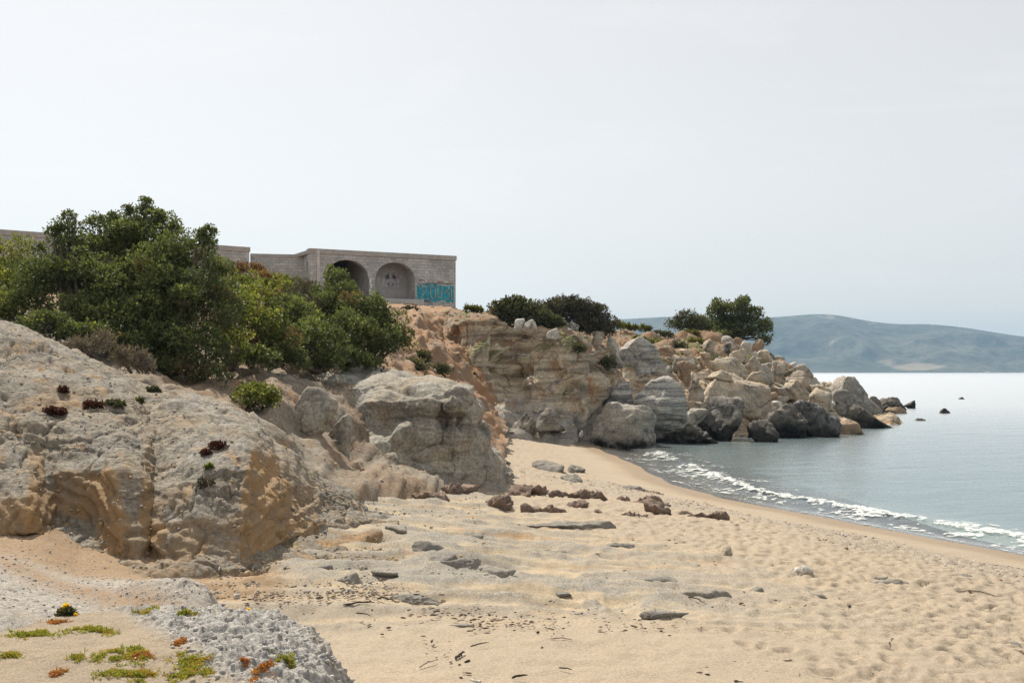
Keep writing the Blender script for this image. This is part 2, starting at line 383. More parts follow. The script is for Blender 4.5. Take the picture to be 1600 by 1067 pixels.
tag(mesh_obj('beach', V, Fq, M['sand'], attrs=A), kind='structure')
def beach_z(x, y):
    i = np.clip((800 + x/y*F - BU[0])/(BU[1] - BU[0]), 0, len(BU) - 2); j = np.clip((math.log(y) - BLY[0])/(BLY[1] - BLY[0]), 0, len(BLY) - 2)
    a, b = int(i), int(j); fa, fb = i - a, j - b
    return float(BZ[a, b]*(1-fa)*(1-fb) + BZ[a+1, b]*fa*(1-fb) + BZ[a, b+1]*(1-fa)*fb + BZ[a+1, b+1]*fa*fb)

# land behind and beside the camera
xs = np.linspace(-90, 40, 40); yb = np.linspace(-60, 4.4, 24)
Xb, Yb = np.meshgrid(xs, yb, indexing='ij')
Zb = np.where(shore_d(Xb, Yb) > 0, beach_z0(Xb, Yb) - .06, -1.5) + .12*fbm(np.stack([Xb, Yb, 0*Xb], -1)*.2, 3, 3)
tag(mesh_obj('ground', np.stack([Xb, Yb, Zb], -1).reshape(-1, 3), grid_faces(40, 24), M['sand']), kind='structure')

# ------------------------------------------------------------------ the sea
us = np.linspace(820, 2900, 270)
ys = np.concatenate([12*np.exp(np.linspace(0, math.log(130/12), 440, endpoint=False)), 130*np.exp(np.linspace(0, math.log(6400/130), 70))])
U, Y = np.meshgrid(us, ys, indexing='ij'); X = (U - 800)/F*Y
X[0] = np.minimum(X[0], 3.0); D = shore_d(X, np.minimum(Y, 69)); D = np.where(Y > 60, -40, D)
P2 = np.stack([X, Y, 0*X], -1)
ca, sa = math.cos(.5), math.sin(.5)
Q = np.stack([(X*ca + Y*sa)*.55, (-X*sa + Y*ca)*1.3, 0*X], -1)
amp = (1 - sstep(60, 130, Y))*sstep(0, 4, -D)
Zw = amp*(.028*fbm(Q*.55, 3, 31) + .018*fbm(Q*1.6, 3, 32))
dw = D + .35*fbm(P2*.35, 2, 33)
Zw = Zw + .075*np.exp(-np.where(dw > -2.0, (dw + 2.0)/.30, (dw + 2.0)/.75)**2)*(.65 + .5*fbm(P2*.3, 2, 35))
Zw = Zw + np.where(D > -1.6, beach_z0(X, Y)*sstep(-1.6, -.2, D) + .012 - .10*sstep(.15, 1.0, D + .3*fbm(P2*.5, 2, 36)), 0)
keep = (D < 1.6) | (Y > 58)
m = NT('sea_water')
dep = m.attr('deep')
w1 = m.noise(1.0, 4, .6, vec=m.map((.55, 1.9, 1), (0, 0, .35)), dist=.5); w2 = m.noise(1.0, 3, .6, vec=m.map((2.4, 6.5, 1), (0, 0, -.1)), dist=.4)
w3 = m.noise(1.0, 3, .5, vec=m.map((.05, .22, 1), (0, 0, .1)))
hh = m.math('ADD', m.math('MULTIPLY', w1, .8), m.math('MULTIPLY', w2, .28))
nrm = m.bump(hh, .2, .16); m.set(nrm.node.inputs['Strength'], m.attr('chop'))
tr = m.n('ShaderNodeBsdfTransparent'); m.set(tr.inputs[0], m.mix(m.attr('shal'), (.66, .86, .80), (.97, .98, .97)))
di = m.n('ShaderNodeBsdfDiffuse'); m.set(di.inputs[0], m.mix(m.ramp(w3, .35, .65), (.07, .13, .13), (.08, .14, .155)))
body = m.n('ShaderNodeMixShader'); m.set(body.inputs[0], dep); m.t.links.new(tr.outputs[0], body.inputs[1]); m.t.links.new(di.outputs[0], body.inputs[2])
gl = m.n('ShaderNodeBsdfGlossy'); m.set(gl.inputs['Roughness'], m.attr('rough')); m.set(gl.inputs['Normal'], nrm); m.set(gl.inputs[0], (.98, .99, 1))
fr = m.n('ShaderNodeFresnel'); fr.inputs[0].default_value = 1.5; m.set(fr.inputs['Normal'], nrm)
mx = m.n('ShaderNodeMixShader'); m.t.links.new(fr.outputs[0], mx.inputs[0]); m.t.links.new(body.outputs[0], mx.inputs[1]); m.t.links.new(gl.outputs[0], mx.inputs[2])
M['sea'] = m.done(mx.outputs[0])
deep = sstep(.6, 4.5, -D)
Fq = grid_faces(len(us), len(ys), keep)
V, Fq, A = compact(np.stack([X, Y, Zw], -1).reshape(-1, 3), Fq, {'deep': deep.ravel(), 'shal': sstep(-1.3, 0.1, D).ravel(), 'chop': (.17*(1 - sstep(25, 160, Y)) + .04).ravel(), 'rough': (.17 + .11*sstep(25, 130, Y)).ravel()})
tag(mesh_obj('sea', V, Fq, M['sea'], attrs=A), kind='structure')

# foam of the small breaking wave and the wash in front of it: lacy lumps, holes are real
s_y = np.concatenate([np.linspace(15, 30, 900), np.linspace(30.02, 51, 700)]); t = np.linspace(-3.1, .25, 120)
SY, T = np.meshgrid(s_y, t, indexing='ij')
cc = np.interp(SY, _yy, _c); ss = np.interp(SY, _yy, np.gradient(_xs, _yy))*cc
FX = shore_x(SY) - T*cc; FY = SY + T*ss*0
PF = np.stack([FX, FY, 0*FX], -1)
dF = shore_d(FX, FY); dwF = dF + .35*fbm(PF*.35, 2, 33)
lace = fbm(PF*5.5, 4, 41, gain=.6) + .5*fbm(PF*1.1, 3, 42)
band = np.exp(-((dwF + 1.78)/.24)**2)*1.15 + np.exp(-((dF + .10)/.08)**2)*.22 + .36*sstep(-2.2, -1.2, dwF)*(1 - sstep(-.9, -.1, dF))
band = band*(.8 + .45*fbm(PF*.22, 2, 44))*(1 - .55*sstep(36, 46, FY))
kf = (lace*1.0 + .80*band + .10*fbm(PF*14, 2, 47)) > .50
zf = .075*np.exp(-np.where(dwF > -2.0, (dwF + 2.0)/.30, (dwF + 2.0)/.75)**2)*(.65 + .5*fbm(PF*.3, 2, 35))
zf = zf + np.where(dF > -1.6, beach_z0(FX, FY)*sstep(-1.6, -.2, dF) + .018, 0) + .012 + np.exp(-((dwF + 1.75)/.35)**2)*(.02 + .045*fbm(PF*4, 3, 45))*(1 - .6*sstep(34, 44, FY))
Fq = grid_faces(len(s_y), len(t), None).reshape(len(s_y)-1, len(t)-1, 4)[kf[:-1, :-1]]
V, Fq, _ = compact(np.stack([FX, FY, zf], -1).reshape(-1, 3), Fq)
m = NT('sea_foam'); n = m.noise(11, 5, .7); fp = m.principled(m.mix(m.ramp(n, .35, .65), (.78, .79, .78), (.62, .66, .65)), .7, m.bump(n, .5, .02))
tr = m.n('ShaderNodeBsdfTransparent'); mx = m.n('ShaderNodeMixShader'); m.set(mx.inputs[0], m.ramp(m.noise(7, 5, .75, vec=m.map(loc=(3, 3, 3))), .42, .62, .08, .9))
m.t.links.new(fp, mx.inputs[1]); m.t.links.new(tr.outputs[0], mx.inputs[2]); M['foam'] = m.done(mx.outputs[0])
tag(mesh_obj('foam', V, Fq, M['foam']), 'white foam of the small wave breaking along the sand', 'foam', kind='stuff')

# ------------------------------------------------------------------ far hills across the water
sil = [(-1500, 560), (300, 540), (700, 512), (860, 500), (950, 497), (1050, 492), (1130, 494), (1200, 494), (1240, 490), (1280, 487), (1310, 489), (1350, 498), (1400, 504), (1450, 503), (1500, 508), (1560, 518), (1600, 524), (1750, 536), (2000, 545), (2600, 572), (3000, 585)]
us = np.linspace(-600, 2900, 620); tt = np.linspace(0, 1, 110)
hv = np.convolve(np.pad(np.interp(us, *zip(*sil)), 6, 'edge'), np.hanning(15)[1:-1]/np.hanning(15).sum(), 'valid')
Uh, Th = np.meshgrid(us, tt, indexing='ij')
Yh = 4300 + 1500*Th + 120*fbm(np.stack([Uh/160, 0*Uh, 0*Uh], -1), 3, 51)*(1 - Th)
Xh = (Uh - 800)/F*Yh
top = (V0 - hv)[:, None]/F*5200
prof = np.where(Th < .62, (Th/.62)**1.15, 1 - ((Th - .62)/.38)**1.6*.6)
PH = np.stack([Xh/520, Yh/520, 0*Xh], -1)
rel = prof*(1 - prof)*4
Zh = -2 + top*prof + rel*75*(ridged(PH*1.3, 5, 52) - .35) + rel*8*fbm(PH*6, 3, 57)
m = NT('far_hill_scrub')
a = m.noise(.0022, 6, .65); b = m.noise(.02, 5, .75); d_ = m.noise(.006, 5, .7)
c = m.mix(m.ramp(a, .4, .6), (.085, .085, .06), (.13, .115, .08))
c = m.mix(m.ramp(b, .44, .62), c, (.045, .06, .035))
c = m.mix(m.math('MULTIPLY', m.ramp(d_, .60, .72), .6), c, (.40, .34, .26))
c = m.mix(m.math('MULTIPLY', m.attr('field'), .6), c, (.46, .37, .25))
M['hills'] = m.done(m.principled(c, .95, m.bump(b, .6, 12)))
vh = V0 - (Zh - HC)*F/Yh
fn = 22*fbm(np.stack([Uh/14, Th*60, 0*Uh], -1), 4, 58)
field = np.maximum(sstep(1.15, .8, np.hypot((Uh - 1432 + fn)/36, (vh - 573 + .02*(Uh - 1430))/6.0)), .8*sstep(1.1, .7, np.hypot((Uh - 1385 + fn)/13, (vh - 567)/6.5)))
tag(mesh_obj('hills', np.stack([Xh, Yh, Zh], -1).reshape(-1, 3), grid_faces(len(us), len(tt)), M['hills'], attrs={'field': field.ravel()}), kind='structure')

# ------------------------------------------------------------------ hillside under the bushes, up to the ruin
zt = lambda z: ('z', z)
H = [
 [(-420, zt(2.6), 19.5), (300, zt(2.4), 19.5), (400, zt(1.0), 19.4), (560, zt(.9), 19.6), (640, zt(.8), 20.5), (790, zt(.4), 24)],
 [(-420, zt(3.3), 21), (200, zt(3.3), 21), (300, 622, 20.5), (350, 645, 20.3), (400, 668, 20), (450, 705, 20.2), (500, 742, 20.5), (560, 752, 20.9), (620, 752, 22), (680, 746, 24), (790, 738, 27)],
 [(-420, zt(4.0), 22.5), (200, zt(3.6), 22), (300, 604, 22), (400, 622, 22.8), (425, 612, 22.2), (450, 640, 22.6), (475, 668, 23), (500, 672, 23), (530, 690, 23), (560, 705, 24), (620, 712, 26), (680, 705, 29), (790, 720, 33)],
 [(-420, 440, 24.5), (0, 492, 23.5), (200, 574, 23.5), (300, 592, 25), (400, 580, 27), (450, 585, 27), (500, 600, 27.5), (560, 580, 31), (620, 578, 34), (680, 610, 39), (790, 690, 44)],
 [(-420, zt(6.6), 44), (0, zt(6.3), 44), (300, zt(6.0), 45), (500, zt(5.6), 45), (560, zt(5.2), 45), (620, 528, 46), (680, 560, 48), (730, 610, 52), (790, 660, 53)],
 [(-420, zt(7.7), 60), (400, zt(7.6), 64), (600, 482, 65), (660, 486, 63), (700, 498, 63), (790, 540, 63)],
 [(-420, zt(8.2), 64), (300, zt(8.2), 70), (600, zt(8.25), 76), (700, zt(8.1), 77), (790, zt(6.9), 78)],
 [(-420, zt(8.2), 110), (790, zt(6.9), 110)]]
us = np.linspace(-420, 790, 330)
P = loft(H, us, [6, 18, 34, 60, 50, 24, 12], 3)
N = grid_normals(P); N *= np.sign(N[..., 2:3].mean())
sc_ = np.clip(P[..., 1]/25, .8, 2.2)
P = P + N*(.22*fbm(P*.55, 4, 61) + .20*ridged(P*np.array([1.6, .5, .5]), 4, 62) - .10 + .09*fbm(P*2.6, 5, 63, gain=.65))[..., None]*sc_[..., None]*sstep(112, 95, P[..., 1:2])*np.where(P[..., 1:2] > 66, .35, 1)
tag(mesh_obj('hillside', P.reshape(-1, 3), grid_faces(*P.shape[:2]), M['hillside']), kind='structure')
HILL = P

# ------------------------------------------------------------------ eroded bluff in front, left
toe_v = [(-300, 905), (0, 872), (55, 856), (75, 850), (110, 885), (150, 900), (230, 908), (300, 898), (380, 892), (430, 884), (480, 874), (530, 862), (570, 842), (600, 828), (625, 812)]
def toe_y(v): return 2.27*F/(v - V0)
B = [
 [(u, zt(.9), toe_y(v) - .35) for u, v in toe_v],
 [(u, v, toe_y(v)) for u, v in toe_v],
 [(-300, 820, 12.6), (0, 838, 13.0), (40, 832, 13.0), (62, 836, 13.2), (85, 856, 13.4), (150, 872, 13.3), (215, 872, 13.1), (235, 878, 13.3), (255, 872, 13.1), (300, 868, 13.1), (380, 864, 13.2), (415, 858, 13.8), (440, 850, 14.6), (500, 838, 15.8), (560, 828, 16.6), (600, 822, 16.9), (625, 811, 17.8)],
 [(-300, 760, 12.9), (0, 780, 13.3), (40, 775, 13.3), (62, 790, 13.6), (85, 808, 14.1), (150, 812, 13.95), (190, 800, 13.5), (215, 806, 13.5), (235, 822, 13.62), (258, 815, 13.5), (300, 808, 13.45), (380, 798, 13.6), (415, 806, 14.3), (440, 816, 15.0), (500, 818, 16.1), (560, 816, 16.9), (600, 818, 17.2), (625, 811, 18.0)],
 [(-300, 690, 13.4), (0, 715, 14.0), (40, 728, 14.1), (70, 742, 14.5), (110, 735, 14.5), (160, 738, 14.3), (190, 740, 13.95), (215, 748, 14.0), (240, 768, 14.15), (262, 764, 14.1), (300, 746, 14.0), (350, 732, 14.1), (385, 728, 14.4), (415, 755, 15.1), (450, 775, 15.8), (500, 800, 16.7), (545, 800, 17.2), (575, 815, 17.3), (625, 810, 18.2)],
 [(-300, 590, 15.6), (0, 622, 15.8), (100, 652, 15.7), (190, 660, 15.7), (222, 672, 15.8), (245, 690, 15.95), (268, 680, 15.8), (320, 672, 15.8), (380, 684, 15.9), (415, 705, 16.0), (450, 742, 16.5), (500, 772, 17.2), (545, 778, 17.6), (568, 806, 17.8), (625, 809, 18.7)],
 [(-300, 470, 18.6), (0, 512, 18.4), (100, 552, 18.2), (180, 590, 18.2), (212, 606, 18.2), (232, 614, 18.2), (255, 614, 18.2), (300, 620, 18.2), (350, 632, 18.1), (400, 656, 17.6), (430, 684, 17.4), (480, 734, 17.8), (545, 768, 18.2), (566, 800, 18.4), (625, 808, 19)],
 [(-300, 436, 20), (0, 497, 20.5), (100, 536, 20), (180, 577, 20), (215, 596, 20), (300, 614, 19.4), (350, 630, 19), (400, 656, 18.3), (430, 690, 18.1), (480, 738, 18.5), (545, 770, 18.7), (570, 812, 18.9), (625, 810, 19.4)],
 [(-300, zt(4.9), 24), (0, zt(4.3), 24), (200, zt(3.3), 23), (300, zt(2.7), 22), (350, zt(2.1), 20.6), (400, zt(1.5), 19.8), (480, zt(1.0), 19.8), (625, zt(.8), 20)]]
us = np.linspace(-300, 625, 460)
P = loft(B, us, [6, 24, 24, 26, 44, 44, 16, 14], 2)
N = grid_normals(P); N *= np.sign(N[..., 2:3].mean())
w1, w2 = worley(P*np.array([.8, .8, 1.0]) + .5*fbm(P*.9, 3, 70)[..., None], 71)
rill = ridged(P*np.array([1.9, .55, .35]) + .35*fbm(P*1.1, 2, 72)[..., None], 4, 73)
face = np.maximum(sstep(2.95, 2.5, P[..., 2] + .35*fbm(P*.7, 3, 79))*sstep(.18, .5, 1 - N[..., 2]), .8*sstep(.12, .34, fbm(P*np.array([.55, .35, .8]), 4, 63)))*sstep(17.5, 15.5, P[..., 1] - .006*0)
bed = P[..., 2]*1.0 + P[..., 0]*.30 - P[..., 1]*.12 + .22*fbm(P*.6, 3, 68)
ter = np.abs((bed*2.6) % 1.0 - .5)*2; ter2 = np.abs((bed*7.3 + .4*fbm(P*1.5, 2, 67)) % 1.0 - .5)*2
w5, w6 = worley(P*np.array([1.5, 1.5, 1.9]) + .35*fbm(P*1.4, 3, 66)[..., None], 65)
dsp = .13*fbm(P*.8, 4, 74) + .13*(np.clip(w2 - w1, 0, .35) - .2) - .06*np.clip(rill, 0, 1)**3 + .045*fbm(P*3.2, 5, 75, gain=.65) - .045*np.exp(-((w6 - w5)/.05)**2)*(fbm(P*.8, 2, 64) > -.1) + .018*fbm(P*15, 3, 76)
dsp = dsp + (.032*sstep(.4, .6, ter) + .02*sstep(.4, .6, ter2))*(.4 + .6*sstep(.15, .5, 1 - N[..., 2]))
lay = np.sin((P[..., 2]*1.0 + P[..., 0]*.22 + .3*fbm(P*.7, 3, 77))*22)
dsp = dsp + .022*lay*sstep(.2, .8, 1 - N[..., 2])
P = P + N*dsp[..., None]
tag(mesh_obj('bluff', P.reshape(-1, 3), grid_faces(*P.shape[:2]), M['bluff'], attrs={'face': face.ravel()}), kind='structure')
BLUFF = P

# ------------------------------------------------------------------ rounded outcrop in the middle
O = [
 [(430, zt(2.2), 25.2), (470, zt(1.4), 24.6), (500, zt(.7), 24.3), (600, zt(.7), 24.4), (700, zt(.7), 24.7), (760, zt(.7), 25.2), (778, zt(.7), 26), (800, zt(.6), 28)],
 [(430, 640, 25.6), (470, 665, 24.9), (500, 716, 24.6), (540, 738, 24.6), (600, 744, 24.8), (660, 744, 25), (720, 744, 25.2), (760, 747, 25.6), (776, 745, 26.3), (800, 742, 28)],
 [(430, 628, 26.2), (470, 645, 25.8), (500, 685, 25.6), (540, 705, 25.3), (600, 707, 25.3), (660, 717, 25.2), (720, 716, 25.4), (755, 708, 25.9), (768, 718, 26.8), (785, 738, 28.2), (800, 742, 28.6)],
 [(430, 612, 27), (470, 618, 26.6), (500, 640, 27), (540, 662, 26.7), (600, 667, 26.5), (640, 662, 25.7), (675, 655, 25.5), (690, 665, 26.0), (710, 655, 25.6), (738, 660, 26.1), (752, 672, 27), (785, 732, 28.8), (800, 742, 29.4)],
 [(430, 600, 28), (470, 602, 27.5), (500, 612, 28), (540, 632, 27.5), (600, 628, 26.8), (640, 622, 25.8), (675, 620, 25.5), (690, 626, 25.9), (705, 618, 25.3), (725, 624, 25.5), (739, 632, 26.4), (756, 690, 28.6), (785, 732, 29.5), (800, 742, 30)],
 [(430, 592, 29), (470, 592, 28.6), (500, 596, 29), (540, 602, 28.5), (600, 594, 28), (660, 598, 27), (700, 602, 26.4), (730, 607, 26.4), (742, 617, 27.4), (762, 690, 29.4), (785, 732, 30.3), (800, 742, 31)],
 [(430, 584, 30.5), (470, 584, 30.5), (500, 586, 30.5), (540, 580, 31), (580, 571, 32), (620, 578, 32), (660, 587, 31), (700, 596, 30), (733, 606, 29.6), (750, 655, 30.5), (770, 715, 31), (800, 742, 32)],
 [(430, zt(2.8), 35), (500, zt(2.5), 35), (620, zt(2.2), 36), (740, zt(1.2), 34), (800, zt(.7), 34)]]
us = np.linspace(430, 800, 310)
P = loft(O, us, [4, 26, 34, 30, 22, 30, 10], 3)
N = grid_normals(P); N *= np.sign(N[..., 2:3].mean())
w1, w2 = worley(P*np.array([.75, .75, .55]) + .35*fbm(P*.7, 3, 80)[..., None], 81)
dsp = .40*(np.clip(w2 - w1, 0, .40) - .26) + .13*fbm(P*.8, 4, 82) + .055*fbm(P*3.5, 5, 83, gain=.6) + .014*fbm(P*13, 3, 84)
bed = P[..., 2] + .10*P[..., 0] + .25*fbm(P*.5, 3, 86); ter = np.abs((bed*1.55) % 1.0 - .5)*2
dsp = dsp - .05*np.clip(ridged(P*np.array([.6, .6, 1.9]), 3, 85), 0, 1)**6 + .08*sstep(.25, .75, ter)*sstep(.2, .6, 1 - N[..., 2]) - .06*np.exp(-(ter/.12)**2)
P = P + N*dsp[..., None]
outcrop = mesh_obj('rock_outcrop', P.reshape(-1, 3), grid_faces(*P.shape[:2]), M['outcrop'])
tag(outcrop, 'large rounded grey-tan rock outcrop with overhanging nose where the sand begins', 'rock')

# ------------------------------------------------------------------ cliff below the ruin and the headland
Cl = [
 [(630, zt(-.5), 49), (760, zt(-.4), 50.5), (900, zt(-.6), 53), (1000, zt(-1.2), 57), (1100, zt(-1.2), 59), (1200, zt(-1.2), 60.5), (1300, zt(-1.2), 65), (1400, zt(-1.2), 74), (1450, zt(-1.5), 80)],
 [(630, 694, 50), (700, 692, 51), (760, 686, 51.5), (830, 680, 53), (900, 677, 54), (930, 690, 55.5), (1000, zt(-.5), 58.5), (1100, zt(-.5), 60.5), (1200, zt(-.5), 62), (1300, zt(-.5), 66.5), (1400, zt(-.6), 76), (1450, zt(-1.2), 82)],
 [(630, 660, 53), (700, 655, 53.5), (760, 646, 54), (790, 635, 54), (815, 650, 54.6), (840, 640, 54.6), (880, 632, 55), (925, 636, 56), (940, 645, 58.5), (960, 650, 60), (1000, 642, 61.5), (1100, 662, 62.5), (1200, 658, 64.5), (1300, 657, 69.5), (1400, 660, 79), (1450, 680, 84)],
 [(630, 630, 56), (680, 615, 56.5), (700, 590, 56.6), (730, 585, 55.8), (765, 580, 56.2), (790, 590, 57.2), (810, 590, 57.4), (830, 585, 56.4), (855, 575, 56.6), (885, 578, 55.8), (920, 585, 56), (932, 590, 58.5), (945, 590, 60.5), (960, 595, 62.5), (1000, 592, 64), (1100, 607, 66), (1200, 618, 69), (1300, 637, 73), (1400, 655, 81), (1450, 690, 86)],
 [(630, 590, 60), (665, 545, 60.5), (690, 522, 60.2), (710, 505, 58.8), (740, 497, 58), (775, 497, 58), (800, 512, 58.8), (830, 512, 58.4), (870, 514, 57.6), (905, 520, 57.4), (922, 535, 58.5), (935, 548, 61), (960, 548, 65), (1000, 542, 68), (1100, 547, 72), (1200, 572, 76), (1300, 612, 78), (1400, 653, 84), (1450, 700, 88)],
 [(630, 520, 65), (665, 492, 65), (700, 482, 64), (760, 487, 63), (800, 492, 63), (850, 500, 64), (900, 516, 66), (940, 518, 70), (960, 514, 73), (1050, 517, 78), (1130, 526, 82), (1200, 550, 83), (1260, 582, 84), (1300, 600, 84), (1400, 652, 87), (1450, 705, 90)],
 [(630, zt(6.8), 80), (700, zt(7.6), 80), (760, zt(7.3), 80), (900, zt(6.4), 84), (960, zt(6.0), 85), (1050, zt(5.4), 90), (1130, zt(4.5), 92), (1200, zt(2.5), 92), (1260, zt(.5), 92), (1300, zt(-.6), 93), (1450, zt(-2), 96)],
 [(630, zt(7), 118), (760, zt(6), 118), (960, zt(2), 112), (1050, zt(-1), 108), (1450, zt(-2.5), 104)]]
us = np.linspace(630, 1450, 520)
P = loft(Cl, us, [5, 40, 46, 56, 34, 14, 8], 2)
ud = np.broadcast_to(us[:, None], P.shape[:2])
N = grid_normals(P); N *= np.sign(N[..., 2:3].mean())
steep = sstep(.25, .7, 1 - np.abs(N[..., 2]))
rot = np.stack([P[..., 0]*.8 + P[..., 2]*.6, P[..., 1], P[..., 2]*.8 - P[..., 0]*.6], -1)      # strata dip to the right
w1, w2 = worley(rot*np.array([.30, .35, .55]) + .35*fbm(P*.35, 3, 90)[..., None], 91)
w3, w4 = worley(rot*np.array([.8, .8, 1.3]) + .3*fbm(P*.9, 2, 92)[..., None], 93)
dsp = 1.9*(np.clip(w2 - w1, 0, .45) - .28) + .45*(np.clip(w4 - w3, 0, .35) - .22) + .8*fbm(P*.3, 3, 94) + .09*fbm(P*2.0, 4, 95, gain=.55)
dsp = dsp + .16*ridged(rot*np.array([.3, .3, 2.2]), 4, 96)
cmask = 1 - sstep(930, 980, ud)
dsp = dsp*np.where(ud < 970, .30 + .70*steep, .45) 
dsp = dsp + (1 - steep)*.12*fbm(P*1.2, 4, 97)
P = P + N*dsp[..., None]*(1 - .0*cmask[..., None])
earth = (1 - sstep(.22, .55, 1 - np.abs(grid_normals(P)[..., 2]) + .12*fbm(P*.6, 3, 98)))*sstep(3.0, 4.4, P[..., 2] + .8*fbm(P*.4, 2, 99))
earth = np.maximum(earth, sstep(3.2, 4.2, P[..., 2])*sstep(950, 985, ud)*(.75 + .25*fbm(P*.9, 3, 88)))
earth = np.maximum(earth, .9*(1 - sstep(668, 700, ud + 25*(P[..., 2] - 5)/2*0)))
foot = (1 - sstep(1.3, 2.6, P[..., 2] + .9*fbm(P*.5, 3, 89)))*cmask
tag(mesh_obj('cliff', P.reshape(-1, 3), grid_faces(*P.shape[:2]), M['cliff'], attrs={'earth': earth.ravel(), 'foot': foot.ravel()}), kind='structure')
CLIFF = P

# ------------------------------------------------------------------ crumbling mound in the foreground and the gravel hump behind it
def mound_mat():
    m = NT('crumbly_mound'); g = m.attr('grey'); o_ = m.attr('rust')
    n1 = m.noise(2.2, 5, .65); n2 = m.noise(16, 5, .7); n3 = m.noise(85, 3, .7); vo = m.voro(42)
    s = m.mix(m.ramp(n1, .4, .62), (.42, .34, .245), (.38, .31, .23))
    gc = m.mix(m.ramp(n2, .38, .62), (.31, .30, .285), (.54, .515, .48)); gc = m.mix(m.math('MULTIPLY', m.ramp(n1, .5, .7), .5), gc, (.50, .43, .34))
    c = m.mix(g, s, gc); c = m.mix(m.math('MULTIPLY', o_, m.ramp(n2, .3, .6)), c, (.37, .235, .13))
    c = m.mix(1.0, c, m.mix(m.ramp(n3, .3, .7), (.68,)*3, (1.12,)*3), 'MULTIPLY')
    h = m.math('ADD', m.math('MULTIPLY', n2, .7), m.math('ADD', m.math('MULTIPLY', n3, .5), m.math('MULTIPLY', m.noise(34, 5, .75, dist=1.0), .6)))
    return m.done(m.principled(c, .95, m.bump(h, .8, .03), spec=.15))
M['mound'] = mound_mat()
cr = [(-320, 1010), (0, 988), (60, 968), (100, 955), (160, 950), (300, 946), (400, 950), (450, 962), (480, 976), (505, 1000), (525, 1035), (545, 1062), (570, 1095)]
def zc(u): return float(np.interp(u, [-320, 400, 480, 510, 540, 575], [1.98, 1.95, 1.9, 1.82, 1.66, 1.40]))
def cy(u, v): return (HC - zc(u))*F/(v - V0)
Mo = [
 [(-320, zt(1.80), 3.2), (420, zt(1.82), 3.2), (500, zt(1.72), 3.4), (575, zt(1.3), 3.8), (620, zt(1.15), 4.0)],
 [(-320, zt(1.90), 5.6), (420, zt(1.90), 5.6), (490, zt(1.80), 5.7), (540, zt(1.58), 5.8), (580, zt(1.3), 6.0), (620, zt(1.1), 6.2)],
 [(u, v, cy(u, v)) for u, v in cr] + [(620, zt(1.05), 8.2)],
 [(u, zt(zc(u) - .22), cy(u, v) + .35) for u, v in cr] + [(620, zt(1.0), 8.5)],
 [(-320, zt(1.15), 9.2), (400, zt(1.1), 9.4), (620, zt(.9), 9.2)]]
us = np.linspace(-320, 620, 520)
P = loft(Mo, us, [20, 165, 22, 10], 2)
ud = np.broadcast_to(us[:, None], P.shape[:2])
N = grid_normals(P); N *= np.sign(N[..., 2:3].mean())
grey = sstep(250, 330, ud + 60*fbm(P*1.5, 3, 101) + 120*(P[..., 1] - 6.9))*sstep(5.0, 5.8, P[..., 1] + .4*fbm(P*2, 2, 103))
w1, w2 = worley(P*np.array([9, 9, 9]) + .4*fbm(P*7, 2, 104)[..., None], 105)
w3, w4 = worley(P*2.6 + .3*fbm(P*3, 2, 106)[..., None], 107)
dsp = .05*fbm(P*1.6, 4, 108) + .008*fbm(P*9, 3, 109) + grey*(.035*np.clip(w4 - w3, 0, .4) + .07*fbm(P*3.5, 5, 110, gain=.7) + .045*ridged(P*7, 4, 116, gain=.6) + .016*fbm(P*24, 2, 111))
P = P + N*dsp[..., None]
tag(mesh_obj('mound', P.reshape(-1, 3), grid_faces(*P.shape[:2]), M['mound'], attrs={'grey': grey.ravel(), 'rust': 0*grey.ravel()}), kind='structure')
MOUND = P
Gr = [
 [(-320, zt(1.25), 8.4), (200, zt(1.2), 8.6), (345, zt(1.1), 9.4), (370, zt(1.1), 9.8)],
 [(-320, zt(1.58), 9.6), (0, zt(1.55), 9.6), (100, zt(1.5), 9.6), (200, zt(1.42), 9.6), (300, zt(1.44), 9.7), (330, zt(1.38), 9.8), (345, zt(1.2), 9.9), (370, zt(1.1), 10)],
 [(-320, 860, 11.6), (0, 884, 11.4), (60, 905, 11.2), (120, 917, 11.0), (180, 918, 10.9), (230, 909, 10.6), (290, 905, 10.5), (322, 916, 10.4), (335, 940, 10.4), (345, zt(1.2), 10.3), (370, zt(1.1), 10.3)],
 [(-320, zt(1.75), 12.4), (0, zt(1.68), 12.4), (60, zt(1.62), 12.4), (120, zt(1.44), 12.4), (230, zt(1.36), 12.2), (370, zt(1.15), 11.8)],
 [(-320, zt(1.95), 13.6), (0, zt(1.86), 13.7), (60, zt(1.80), 13.8), (120, zt(1.55), 13.9), (300, zt(1.40), 13.4), (370, zt(1.1), 12.8)]]
us = np.linspace(-320, 370, 330)
P = loft(Gr, us, [12, 60, 30, 20], 3)
ud = np.broadcast_to(us[:, None], P.shape[:2])
N = grid_normals(P); N *= np.sign(N[..., 2:3].mean())
w1, w2 = worley(P*9, 112)
P = P + N*(.04*fbm(P*1.5, 4, 113) + .012*np.clip(.5 - w1, -.1, .4) + .012*fbm(P*12, 3, 114))[..., None]
rust = np.exp(-((ud - 110 - 140*(10.9 - P[..., 1]))/60)**2)*.9*sstep(9.3, 9.9, P[..., 1])
tag(mesh_obj('gravel_hump', P.reshape(-1, 3), grid_faces(*P.shape[:2]), M['mound'], attrs={'grey': (.75*sstep(12.6, 11.2, P[..., 1] + .5*fbm(P*.9, 3, 115))).ravel(), 'rust': np.maximum(rust, .75*sstep(11.2, 12.4, P[..., 1] + .5*fbm(P*.9, 3, 115))).ravel()}), kind='structure')
HUMP = P

